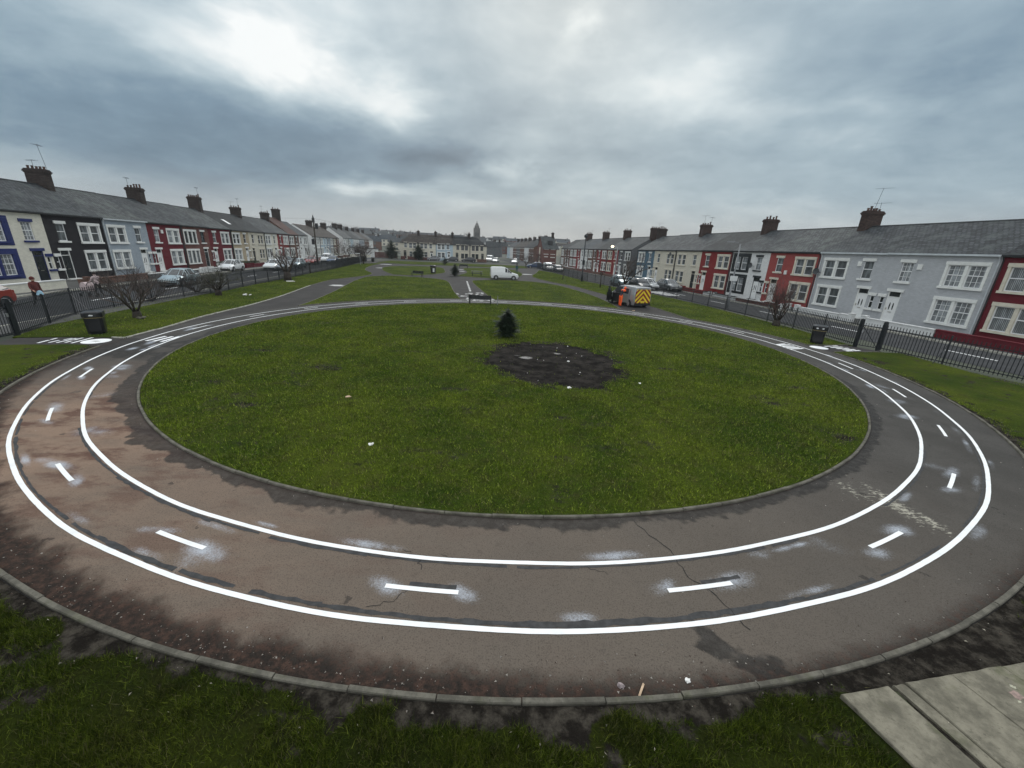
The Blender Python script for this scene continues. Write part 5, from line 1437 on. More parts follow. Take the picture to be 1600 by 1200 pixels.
def gate(a, b, label, swing=0.0, h=1.42):
    a, b = Vector(a), Vector(b); L_ = (b - a).length - .16
    H = empty('iron_gate', (a.x, a.y, 0), math.atan2(b.y - a.y, b.x - a.x) + swing, label, 'gate')
    mb = MB(); x0, x1 = .09, .07 + L_
    for x in (x0, x1): mb.box(x - .022, -.022, .07, x + .022, .022, h)
    for z in (.10, h - .2): mb.box(x0 + .022, -.018, z, x1 - .022, .018, z + .04)
    mb.bar((x0, 0, .14), (x1, 0, h - .2), .02, .035); mb.build('gate_frame', M['dark_metal'], H)
    mb = MB(); n = int(L_ / .118)
    for i in range(1, n): mb.box(x0 + L_ * i / n - .0095, -.0095, .14, x0 + L_ * i / n + .0095, .0095, h - .02)
    mb.build('bars', M['dark_metal'], H)
    mb = MB(); mb.box(x1 - .10, -.05, .85, x1 - .03, .05, 1.0); mb.build('latch', M['metal'], H)
gate((-20.9, 14.0), (-21.4, 16.7), 'wide black iron gate at the left edge with a diagonal brace')
gate((20.45, 22.25), (19.85, 23.1), 'narrow black iron gate between two posts on the right')

# ------------------------------------------------------------------ park furniture
M['gold'] = paint('gold_band', (0.36, 0.29, 0.13), 0.45)
M['bin_black'] = paint('bin_black', (0.009, 0.010, 0.012), 0.32, .1)
M['sticker'] = paint('pale_sticker', (0.58, 0.60, 0.60), 0.5)
def litter_bin(x, y, rz, label, sticker='front', s=1.0):
    H = empty('litter_bin', (x, y, .02), rz, label, 'litter bin', 'black litter bins')
    def oct_(a, c): return [(-a, -a + c), (-a + c, -a), (a - c, -a), (a, -a + c), (a, a - c), (a - c, a), (-a + c, a), (-a, a - c)]
    def sec(mb, prof, c=.10):
        pr = [[(px * s, py * s, z * s) for px, py in oct_(r, c)] for r, z in prof]
        for A, B in zip(pr[:-1], pr[1:]):
            for i in range(8): mb.face([A[i], A[(i + 1) % 8], B[(i + 1) % 8], B[i]])
        mb.face(pr[-1]); mb.face(pr[0][::-1])
    mb = MB(); sec(mb, [(.27, 0), (.28, .06), (.295, .14), (.31, .72), (.315, .76)]); mb.build('body', M['bin_black'], H)
    mb = MB(); sec(mb, [(.33, .763), (.345, .78), (.345, .94), (.33, .99), (.24, 1.03), (.06, 1.045)]); mb.build('hood', M['bin_black'], H)
    for z in (.16, .24, .735):
        mb = MB(); e = .27 + .045 * z; sec(mb, [(e + .012, z), (e + .014, z + .018)]); mb.build('band', M['gold'], H)
    mb = MB()
    for a in range(4):
        c, sn = math.cos(a * math.pi / 2), math.sin(a * math.pi / 2)
        for u in ((-.19, .19),):
            P = [(u[0] * .8, -.348, .80), (u[1] * .8, -.348, .80), (u[1] * .8, -.348, .92), (u[0] * .8, -.348, .92)]
            mb.face([((px * c - py * sn) * s, (px * sn + py * c) * s, z * s) for px, py, z in P])
    mb.build('opening', M['gutter'], H)
    mb = MB()
    if sticker == 'top':
        for u in (-.12, .14): mb.face([((u - .045) * s, -.351 * s, .845 * s), ((u + .045) * s, -.351 * s, .845 * s), ((u + .045) * s, -.351 * s, .91 * s), ((u - .045) * s, -.351 * s, .91 * s)])
    elif sticker == 'small': mb.face([(-.10 * s, -.351 * s, .84 * s), (.04 * s, -.351 * s, .83 * s), (.06 * s, -.351 * s, .88 * s), (-.06 * s, -.351 * s, .90 * s)])
    else: mb.face([(.02 * s, -.325 * s, .18 * s), (.26 * s, -.325 * s, .18 * s), (.26 * s, -.325 * s, .66 * s), (.02 * s, -.325 * s, .66 * s)])
    mb.build('label_plate', M['sticker'], H)
litter_bin(-18.95, 17.75, R(35), 'black litter bin with gold bands by the left gate path', 'small')
litter_bin(17.75, 23.35, R(-35), 'black litter bin with two pale marks by the right gate', 'top', 1.05)
litter_bin(-14.1, 69.6, R(-5), 'black litter bin with a white panel on the lawn behind the benches', 'front', 1.25)
litter_bin(-35.3, 101.6, R(-5), 'small dark litter bin at the far left bend of the path', 'small')
def bench(x, y, rz, label, L_=1.85):
    H = empty('park_bench', (x, y, .0), rz, label, 'bench', 'black park benches')
    mb = MB()
    for k in range(5): mb.box(-L_ / 2, -.20 + k * .095, .43, L_ / 2, -.125 + k * .095, .455)
    mb.build('seat', M['dark_metal'], H)
    mb = MB()
    for k in range(5): mb.bar((-L_ / 2, .245 + .022 * k, .50 + k * .066), (L_ / 2, .245 + .022 * k, .50 + k * .066), .016, .062)
    mb.build('backrest', M['dark_metal'], H)
    for s in (-1, 1):
        mb = MB(); X_ = s * (L_ / 2 - .05)
        mb.bar((X_, -.19, 0), (X_, -.17, .43), .055, .05); mb.bar((X_, .17, 0), (X_, .23, .46), .055, .05); mb.bar((X_, .23, .44), (X_, .345, .80), .055, .045); mb.bar((X_, -.2, .415), (X_, .24, .415), .05, .045)
        mb.bar((X_, -.19, .43), (X_, -.19, .64), .04, .04); mb.bar((X_, -.22, .655), (X_, .28, .655), .05, .03)
        mb.build('leg', M['dark_metal'], H)
bench(-2.95, 33.55, R(180 - 2), 'black bench seen from behind at the top of the ring')
bench(-14.75, 60.9, R(-20), 'black bench on the far lawn edge in front of the litter bin')
bench(-11.8, 91.0, R(0), 'faint dark bench on the far lawn right of the path crossing')
def picnic(x, y, rz, label):
    H = empty('picnic_table', (x, y, .03), rz, label, 'picnic table')
    mb = MB()
    for k in range(5): mb.box(-.95, -.38 + k * .155, .72, .95, -.24 + k * .155, .76)
    mb.build('tabletop', M['dark_metal'], H)
    for s in (-1, 1):
        mb = MB()
        for k in range(2): mb.box(-.95, s * .72 - .14 + k * .145, .42, .95, s * .72 - .005 + k * .145, .46)
        mb.build('seat', M['dark_metal'], H)
    for s in (-1, 1):
        mb = MB(); X_ = s * .7
        mb.bar((X_, -.8, .39), (X_, .8, .39), .05, .07)
        for q in (-1, 1): mb.bar((X_, q * .62, 0), (X_, q * .24, .72), .06, .05)
        mb.build('leg', M['dark_metal'], H)
picnic(-6.6, 67.7, R(8), 'dark picnic table on the far lawn left of the white van')

M['lamp_on'] = None
m_, n_, b_ = mat_new('lit_lamp'); b_.inputs['Emission Color'].default_value = (1.0, .80, .48, 1); b_.inputs['Emission Strength'].default_value = 9.0; b_.inputs['Base Color'].default_value = (.8, .7, .5, 1); M['lamp_on'] = m_
def lamp(x, y, h, label, arm, mat='grey_pole', lit=False, r=.075, double=False):
    H = empty('street_lamp', (x, y, .0), 0, label, 'street lamp')
    mb = MB(); mb.lathe([(r * 1.7, 0), (r * 1.7, 1.1), (r * 1.1, 1.2), (r * .9, h * .6), (r * .7, h)], 10); mb.build('pole', M[mat], H, True)
    if arm:
        mb = MB(); a = Vector(arm)
        mb.tube([(0, 0, h - .05), (a.x * .5, a.y * .5, h + .10), (a.x, a.y, h + .12)], .03, 6)
        mb.build('arm', M[mat], H)
        mb = MB(); d = a.normalized(); 
        c0 = a - d * .05; c1 = a + d * .55; nn = Vector((-d.y, d.x)) * .13
        top = [(*(c0 - nn * .6), h + .20), (*(c0 + nn * .6), h + .20), (*(c1 + nn), h + .17), (*(c1 - nn), h + .17)]; bot = [(p[0], p[1], h + .08) for p in top]
        mb.face(top); 
        for i in range(4): mb.face([bot[i], bot[(i + 1) % 4], top[(i + 1) % 4], top[i]])
        if not lit: mb.face(bot[::-1])
        lh = mb.build('lamp_head', M[mat], H)
        if lit:
            mb = MB(); c = (c0 + c1) / 2
            mb.lathe([(.04, -.06), (.19, 0.0), (.20, .06), (.12, .14)], 10, (c.x, c.y, h - .02)); mb.build('lens', M['lamp_on'], lh)
    return H
lamp(14.6, 62.4, 5.45, 'street lamp with its yellow light on, behind the chevron van', (-.5, .1), lit=True)
H = lamp(20.35, 39.2, 5.85, 'grey street lamp with a small white sign plate before the white and black house', (-.75, -.15))
mb = MB(); mb.box(-.35, -.13, 2.55, .35, -.10, 3.0); mb.build('sign_plate', M['sticker'], H)
H = lamp(10.4, 66.3, 6.6, 'tall dark lamp column on the right verge in front of the brown brick house', None, 'dark_metal', r=.105)
mb = MB(); mb.lathe([(.10, 6.6), (.26, 6.68), (.27, 6.95), (.10, 7.12), (.02, 7.2)], 10); mb.build('lamp_head', M['dark_metal'], H)
mb = MB(); mb.box(-.2, -.22, 2.6, .2, -.1, 3.3); mb.build('control_box', M['dark_metal'], H)
def telegraph_pole():
    x, y = -38.6, 80.2
    H = empty('telegraph_pole', (x, y, 0), 0, 'tall dark wooden pole with equipment at its top on the left street', 'pole')
    mb = MB(); mb.lathe([(.17, -.1), (.15, 3), (.11, 8.4)], 9); mb.build('pole', M['bark'], H, True)
    mb = MB(); mb.box(-.18, -.18, 7.5, .18, .18, 8.3); mb.lathe([(.16, 8.3), (.1, 8.6), (.03, 8.9)], 8); mb.box(.25, -.15, 6.4, .75, .15, 7.4); mb.bar((0, 0, 7.0), (.5, 0, 7.0), .08, .08); mb.box(-.7, -.05, 3.6, -.2, .05, 4.6); mb.bar((-.4, 0, 4.1), (0, 0, 4.1), .06, .06)
    mb.build('equipment', M['gutter'], H)
    mb = MB()
    for (tx, ty, tz) in [(-46.5, 62, 7.6), (-30, 120, 7.4), (-50.5, 95, 7.2), (-8, 140, 6.6)]:
        a = Vector((0, 0, 8.25)); b = Vector((tx - x, ty - y, tz)); P = []
        for i in range(9):
            t = i / 8; p = a.lerp(b, t); p.z -= .9 * 4 * t * (1 - t) * (b - a).length / 60; P.append(p)
        mb.tube(P, .012, 3)
    mb.build('wire', M['gutter'], H)
telegraph_pole()
H = empty('sign_post', (-32.1, 84.9, 0), 0, 'grey post with a small plate inside the left railings', 'sign post')
mb = MB(); mb.lathe([(.05, -.1), (.045, 2.3)], 8); mb.build('pole', M['grey_pole'], H); mb = MB(); mb.box(-.9, -.09, 2.15, .06, -.06, 2.3); mb.build('sign_plate', M['sticker'], H)
H = empty('thin_post', (-1.5, 33.35, 0), 0, 'thin grey post standing by the ring beside the bench', 'post')
mb = MB(); mb.lathe([(.035, -.1), (.03, .75), (.012, .80)], 7); mb.build('pole', M['grey_pole'], H)

# ------------------------------------------------------------------ vehicles
def car_paint(name, col, metal=.4):
    if name in MATS: return MATS[name]
    m, n, b = mat_new(name)
    co = n.new('ShaderNodeTexCoord').outputs['Object']
    dirt = n.step(n.m('ADD', n.noise(co, 1.5, 5, .6), n.m('MULTIPLY', n.new('ShaderNodeSeparateXYZ').outputs[2], 0)), .55, .8)
    n.put(b.inputs['Base Color'], n.mix(n.m('MULTIPLY', dirt, .3), col, tuple(x * .6 for x in col)))
    b.inputs['Metallic'].default_value = metal; b.inputs['Roughness'].default_value = .28; b.inputs['Coat Weight'].default_value = .6; b.inputs['Coat Roughness'].default_value = .08
    MATS[name] = m
    return m
M['car_glass'] = pane('car_glass', (0.030, 0.036, 0.040)); M['tyre'] = paint('tyre', (0.012, 0.012, 0.013), .8); M['rim'] = paint('alloy_rim', (0.42, 0.43, 0.44), .35, metal=.7)
M['plastic'] = paint('black_plastic', (0.016, 0.017, 0.018), .55); M['headlight'] = paint('headlight', (0.62, 0.65, 0.67), .15); M['taillight'] = paint('tail_light', (0.22, 0.012, 0.012), .25)
M['plate_w'] = paint('plate_white', (0.68, 0.69, 0.66), .4); M['plate_y'] = paint('plate_yellow', (0.62, 0.48, 0.05), .4)
HATCH = [(0, .32, .52, .56, .66, .60), (.10, .22, .60, .66, .80, .74), (.95, .20, .80, .90, .86, .76), (1.75, .20, .90, 1.40, .865, .60), (2.05, .20, .92, 1.46, .865, .62), (2.9, .20, .94, 1.45, .86, .60), (3.72, .22, .98, 1.06, .84, .70), (3.95, .34, .72, .78, .80, .74)]
ESTATE = [(0, .32, .54, .58, .68, .62), (.12, .22, .64, .70, .83, .76), (1.1, .20, .84, .93, .88, .78), (1.9, .20, .92, 1.42, .885, .62), (2.3, .20, .93, 1.50, .885, .63), (3.5, .20, .96, 1.48, .88, .61), (4.15, .22, .98, 1.10, .86, .72), (4.4, .34, .74, .80, .82, .76)]
MINIVAN = [(0, .34, .60, .64, .70, .64), (.14, .24, .74, .82, .86, .80), (1.02, .22, .96, 1.05, .89, .80), (1.72, .22, 1.04, 1.62, .90, .68), (2.1, .22, 1.06, 1.78, .90, .73), (2.5, .22, 1.08, 1.83, .90, .75), (4.02, .22, 1.08, 1.80, .895, .76), (4.20, .30, 1.06, 1.62, .87, .77)]
def vehicle(name, cat, x, y, rz, prof, paintm, label, z=-.03, van=False, wheel=.30, plate_f=True, group=None, axles=(.72, None), sc_=1.0, bumper='plastic'):
    """front of the body looks along local -x; x runs to the tail"""
    H = empty(name, (x, y, z), rz, label, cat, group)
    H.scale = (sc_, sc_, sc_)
    L_ = prof[-1][0]; off = L_ / 2
    S = []
    for (px, zl, zb, zt, wb, wt) in prof:
        px -= off
        S.append([(px, -wb * .93, zl), (px, -wb, (zl + zb) * .5), (px, -wb * .985, zb), (px, -wt, zt), (px, -wt * .55, zt + .035), (px, wt * .55, zt + .035), (px, wt, zt), (px, wb * .985, zb), (px, wb, (zl + zb) * .5), (px, wb * .93, zl)])
    mb, mg = MB(), MB()
    for i in range(len(S) - 1):
        A, B = S[i], S[i + 1]
        dz = abs(prof[i + 1][3] - prof[i][3]); dx = prof[i + 1][0] - prof[i][0]
        cab = prof[i][3] - prof[i][2] > .2 or prof[i + 1][3] - prof[i + 1][2] > .2
        for k in range(9):
            q = [A[k], A[k + 1], B[k + 1], B[k]]
            side = k in (2, 6); topf = k in (3, 4, 5)
            glass_ = (side and cab and not (van and prof[i][0] >= 1.9) and i not in (len(S) - 2,)) or (topf and dz > .28 and dx > .3 and cab and not (van and i >= len(S) - 2))
            if glass_:
                c = sum((Vector(p) for p in q), Vector()) / 4
                qi = [tuple(Vector(p).lerp(c, .10 if side else .07)) for p in q]
                mg.face(qi)
                for e in range(4): mb.face([q[e], q[(e + 1) % 4], qi[(e + 1) % 4], qi[e]])
            else: mb.face(q)
        mb.face([A[0], B[0], B[9], A[9]])
    mb.face(S[0][::-1]); mb.face(S[-1])
    mb.build('body', paintm, H)
    mg.build('window', M['car_glass'], H)
    hw = max(p[4] for p in prof)
    ax = (axles[0] - off, (L_ - .72 if axles[1] is None else axles[1]) - off)
    for wx in ax:
        for s in (-1, 1):
            def arch(m_):
                pass
            mb = MB(); n = 18
            for i in range(n):
                a, b2 = 2 * math.pi * i / n, 2 * math.pi * (i + 1) / n; r0, r1 = wheel * 1.22, wheel * .99
                mb.face([(wx + r0 * math.cos(a), s * (hw + .003), wheel + r0 * math.sin(a)), (wx + r0 * math.cos(b2), s * (hw + .003), wheel + r0 * math.sin(b2)), (wx, s * (hw + .003), wheel)])
            mb.build('wheel_arch', M['plastic'], H)
            W = MB(); W.tube([(wx, s * (hw - .16), wheel), (wx, s * (hw - .01), wheel), (wx, s * (hw + .02), wheel), (wx, s * (hw + .022), wheel)], [wheel, wheel, wheel * .93, wheel * .6], 18)
            wo_ = W.build('wheel', M['tyre'], H)
            W = MB()
            for i in range(8):
                a = 2 * math.pi * i / 8
                W.face([(wx + wheel * .12 * math.cos(a - .6), s * (hw + .026), wheel + wheel * .12 * math.sin(a - .6)), (wx + wheel * .66 * math.cos(a - .26), s * (hw + .024), wheel + wheel * .66 * math.sin(a - .26)), (wx + wheel * .66 * math.cos(a + .26), s * (hw + .024), wheel + wheel * .66 * math.sin(a + .26)), (wx + wheel * .12 * math.cos(a + .6), s * (hw + .026), wheel + wheel * .12 * math.sin(a + .6))])
            W.tube([(wx, s * (hw + .021), wheel), (wx, s * (hw + .029), wheel)], [wheel * .2, wheel * .14], 8)
            W.build('rim', M['rim'], wo_)
    f1, r1 = prof[1], prof[-2]
    mb = MB(); mb.box(-off - .02, -f1[4] * .86, .24, -off + .06, f1[4] * .86, .40); mb.box(off - .05, -r1[4] * .90, .32, off + .02, r1[4] * .90, .48)
    for s in (-1, 1): mb.box(-off + .95, s * (hw - .02) - .012, .23, off - 1.0, s * (hw - .02) + .012, .33)
    mb.build('bumper', M[bumper], H)
    for s in (-1, 1):
        mb = MB(); zb = f1[2]; mb.face([(-off + .03, s * f1[4] * .58, zb - .06), (-off + .09, s * f1[4] * .97, zb - .04), (-off + .40, s * f1[4] * 1.005, zb + .06), (-off + .22, s * f1[4] * .62, zb + .07)][::s]); mb.build('headlight', M['headlight'], H)
        mb = MB(); zb = r1[2]; mb.box(off - .20, s * r1[4] * .80 - .08, zb - .30 if not van else zb - .10, off + .012, s * r1[4] * .80 + .08, zb - .06 if not van else zb + .30); mb.build('tail_light', M['taillight'], H)
        mb = MB(); mx = prof[2][0] + .42 - off; mb.box(mx, s * (hw + .02) - .01, prof[2][2] + .04, mx + .12, s * (hw + .19), prof[2][2] + .20) if s > 0 else mb.box(mx, -hw - .19, prof[2][2] + .04, mx + .12, -hw - .01, prof[2][2] + .20); mb.build('wing_mirror', paintm, H)
    mb = MB(); mb.box(-off - .028, -.26, .42, -off - .015, .26, .53); mb.build('number_plate', M['plate_w'], H)
    mb = MB(); mb.box(off + .015, -.26, .50, off + .03, .26, .61); mb.build('number_plate', M['plate_y'], H)
    return H
P_silver = car_paint('silver_blue_paint', (0.34, 0.42, 0.45), .5); P_white = car_paint('white_car_paint', (0.70, 0.72, 0.72), 0); P_black = car_paint('black_car_paint', (0.014, 0.017, 0.021), .2)
P_red = car_paint('red_car_paint', (0.24, 0.035, 0.026), .1); P_blue = car_paint('blue_car_paint', (0.03, 0.06, 0.13), .3); P_grey = car_paint('grey_car_paint', (0.19, 0.20, 0.21), .5); P_van = car_paint('silver_van_paint', (0.34, 0.35, 0.36), .45)
RZS_L = math.atan2(UY, UX)        # tail points up the street
vehicle('parked_car', 'car', -31.05, 37.6, RZS_L + .04, HATCH, P_silver, 'silver blue hatchback on the left street before the hedge')
vehicle('parked_car', 'car', -30.2, 21.75, RZS_L + .0, HATCH, P_red, 'red car cut by the left edge behind the gate')
vehicle('parked_car', 'car', -38.8, 56.0, RZS_L, HATCH, P_white, 'white hatchback before the tan house, left street', group='cars parked on the left street')
vehicle('parked_car', 'car', -36.4, 62.0, RZS_L, ESTATE, P_white, 'white estate car in the gap left of the cut back tree', group='cars parked on the left street')
vehicle('parked_car', 'car', -34.0, 61.0, RZS_L, HATCH, P_grey, 'grey hatchback beside the railings right of the cut back tree', group='cars parked on the left street')
vehicle('parked_car', 'car', -36.0, 67.6, RZS_L, ESTATE, P_silver, 'pale silver car behind the thin leaning sapling', group='cars parked on the left street')
vehicle('parked_car', 'car', -41.0, 73.0, RZS_L, ESTATE, P_black, 'black car before the brown brick house with the red brown roof', group='cars parked on the left street')
vehicle('parked_car', 'car', -39.8, 80.5, RZS_L, HATCH, P_red, 'small red car beside the tall wooden pole', group='cars parked on the left street')
vehicle('parked_car', 'car', -38.2, 86.0, RZS_L, HATCH, P_blue, 'dark blue car beyond the tall wooden pole', group='cars parked on the left street')
vehicle('parked_van', 'van', -41.6, 91.0, RZS_L, MINIVAN, P_white, 'white van far down the left street', van=True, group='cars parked on the left street')
RZS_R = math.atan2(UY, UX)
vehicle('parked_car', 'car', 15.6, 62.2, RZS_R, ESTATE, P_silver, 'silver car parked behind the slim young tree, right street', group='cars parked on the right street')
vehicle('parked_car', 'car', 16.9, 56.6, RZS_R, HATCH, P_black, 'black car parked behind the chevron van', group='cars parked on the right street')
vehicle('parked_car', 'car', 18.5, 58.4, RZS_R, HATCH, P_white, 'pale car just beyond the black one, right street', group='cars parked on the right street')
vehicle('parked_car', 'car', 21.2, 57.5, RZS_R, ESTATE, P_grey, 'grey car against the pavement by the alley', group='cars parked on the right street')
vehicle('parked_car', 'car', 9.3, 95.0, RZS_R, HATCH, P_grey, 'pale grey hatchback far along the right railings', group='cars parked on the right street')
vehicle('parked_van', 'van', 7.3, 98.5, RZS_R, MINIVAN, P_white, 'white van far along the right railings beside a grey hatchback', van=True, group='cars parked on the right street')
vehicle('parked_car', 'car', 4.6, 108.5, R(10), ESTATE, P_blue, 'blue car before the red corner house', group='cars at the far end of the park')
for k, (x, y, pm, pr, lab) in enumerate([(-20.2, 128.2, P_black, HATCH, 'dark car before the pale blue far terrace house'), (-15.2, 129.2, P_black, ESTATE, 'black car before the right end of the far terrace'), (-25.6, 127.2, P_grey, HATCH, 'low grey car behind the dark conifer, far terrace'), (-.9, 137.0, P_white, HATCH, 'white car at the mouth of the side street'), (-7.3, 139.0, P_white, HATCH, 'white car right of the far terrace')]):
    vehicle('parked_car', 'car', x, y, FR + (0 if k < 3 else R(70)), pr, pm, lab, group='cars at the far end of the park')
vehicle('parked_van', 'van', -9.6, 143.0, FR + R(75), MINIVAN, P_white, 'white van right of the far terrace at the side street', van=True, group='cars at the far end of the park', sc_=1.15)
vehicle('white_van', 'van', -1.95, 63.1, R(180 + 9), MINIVAN, P_white, 'small white van parked on the park path facing right', z=.0, van=True, axles=(.78, 3.45))
# the silver works van with the chevron back
VA = math.atan2(.92, -.39)
def chevron_van():
    c = Vector((11.25, 36.35)) + Vector((-.39, .92)) * 2.1
    prof = [(0, .34, .62, .66, .72, .66), (.12, .24, .78, .86, .86, .80), (.95, .22, 1.0, 1.10, .91, .82), (1.55, .22, 1.08, 1.62, .93, .74), (1.95, .22, 1.10, 1.76, .93, .79), (2.35, .22, 1.10, 1.78, .93, .80), (4.15, .22, 1.10, 1.76, .925, .81), (4.24, .30, 1.08, 1.70, .905, .79)]
    H = vehicle('works_van', 'van', c.x, c.y, VA + math.pi, prof, P_van, 'silver works van with yellow and red chevrons on its back doors and open side doors', z=.0, van=True, axles=(.8, 3.5), wheel=.31)
    o = 4.24 / 2
    m, n, b = mat_new('chevron_board')
    co = n.new('ShaderNodeTexCoord').outputs['Object']; s = n.new('ShaderNodeSeparateXYZ'); n.put(s.inputs[0], co)
    v = n.m('FRACT', n.m('MULTIPLY', n.m('ADD', n.m('MULTIPLY', n.m('ABSOLUTE', s.outputs[1]), 1.0), s.outputs[2]), 2.3))
    n.put(b.inputs['Base Color'], n.mix(n.m('GREATER_THAN', v, .48), (0.78, 0.60, 0.03), (0.22, 0.022, 0.022))); b.inputs['Roughness'].default_value = .4
    for sgn in (-1, 1):
        mb = MB(); y0, y1 = (.012, .80) if sgn > 0 else (-.80, -.012)
        P = [(y0, .42), (y1, .42), (y1, 1.05), (y1 * (.95 if sgn > 0 else 1) , 1.28), (y1 * (.86 if sgn > 0 else 1), 1.60), (y0 * (1 if sgn > 0 else .86), 1.60), (y0 * (1 if sgn > 0 else .95), 1.28), (y0, 1.05)]
        fr = [(o + .025, y, z) for y, z in P]; bk = [(o - .06, y, z) for y, z in P]
        mb.face(fr)
        for i in range(8): mb.face([bk[i], bk[(i + 1) % 8], fr[(i + 1) % 8], fr[i]])
        mb.build('rear_door', m, H)
    mb = MB(); mb.box(o + .0, -.86, .20, o + .08, .86, .38); mb.build('rear_bumper', M['plastic'], H)
    mb = MB(); mb.box(-1.05, -.945, .30, .34, -.94 + .004, 1.08); mb.face([(-.95, -.947, 1.10), (.34, -.947, 1.10), (.34, -.82, 1.68), (-.55, -.82, 1.64)]); mb.build('door_opening', M['plastic'], H)
    mb = MB(); mb.box(.34, -1.0, .34, 1.42, -.955, 1.08); mb.face([(.34, -1.0, 1.08), (1.42, -1.0, 1.08), (1.42, -.87, 1.66), (.34, -.87, 1.66)]); d = mb.build('sliding_door', P_van, H)
    mb = MB(); mb.face([(.46, -1.008, 1.12), (1.30, -1.008, 1.12), (1.30, -.893, 1.58), (.46, -.893, 1.58)]); mb.build('glass', M['car_glass'], d)
    # front door swung open
    a = R(62); hx, hy = -1.15, -.94
    mb = MB()
    q = lambda t, z, e=0: (hx + t * math.cos(-a) - e * math.sin(a), hy + t * math.sin(-a) - e * math.cos(a), z)
    for e in (0, .05): mb.face([q(0, .32, e), q(.95, .32, e), q(.98, 1.08, e), q(0, 1.02, e)])
    fr_ = [(0, 1.02), (.98, 1.08), (.86, 1.62), (.55, 1.62)]; ins = [(.12, 1.08), (.90, 1.12), (.80, 1.55), (.56, 1.55)]
    for i in range(4): mb.face([q(*fr_[i]), q(*fr_[(i + 1) % 4]), q(*ins[(i + 1) % 4]), q(*ins[i])])
    d = mb.build('open_door', M['plastic'], H)
    mb = MB(); mb.face([q(t, z, .02) for t, z in ins]); mb.build('glass', M['car_glass'], d)
    mb = MB(); mb.box(hx - .1, -.9, .5, hx + .5, .6, 1.0); mb.build('seat', M['plastic'], H)
chevron_van()

# ------------------------------------------------------------------ people
M['skin'] = paint('skin', (0.42, 0.25, 0.18), .55, .06); M['hair_dark'] = paint('dark_hair', (0.018, 0.013, 0.010), .6); M['shoe'] = paint('black_shoe', (0.014, 0.013, 0.013), .5)
M['hiviz'] = paint('orange_hi_vis', (0.92, 0.115, 0.015), .6, .12, 7); M['navy'] = paint('navy_cloth', (0.016, 0.018, 0.030), .8); M['maroon'] = paint('dark_red_coat', (0.085, 0.014, 0.012), .8, .25, 6); M['rust'] = paint('rust_orange_cloth', (0.30, 0.050, 0.018), .8, .25, 6)
M['teal'] = paint('teal_coat', (0.020, 0.075, 0.090), .8); M['pinkish'] = paint('pale_pink_coat', (0.46, 0.37, 0.37), .8, .15, 5); M['blackcloth'] = paint('black_cloth', (0.015, 0.015, 0.017), .85); M['paleblue'] = paint('pale_blue_plastic', (0.25, 0.42, 0.52), .4); M['reflective'] = paint('reflective_tape', (0.65, 0.66, 0.64), .3)
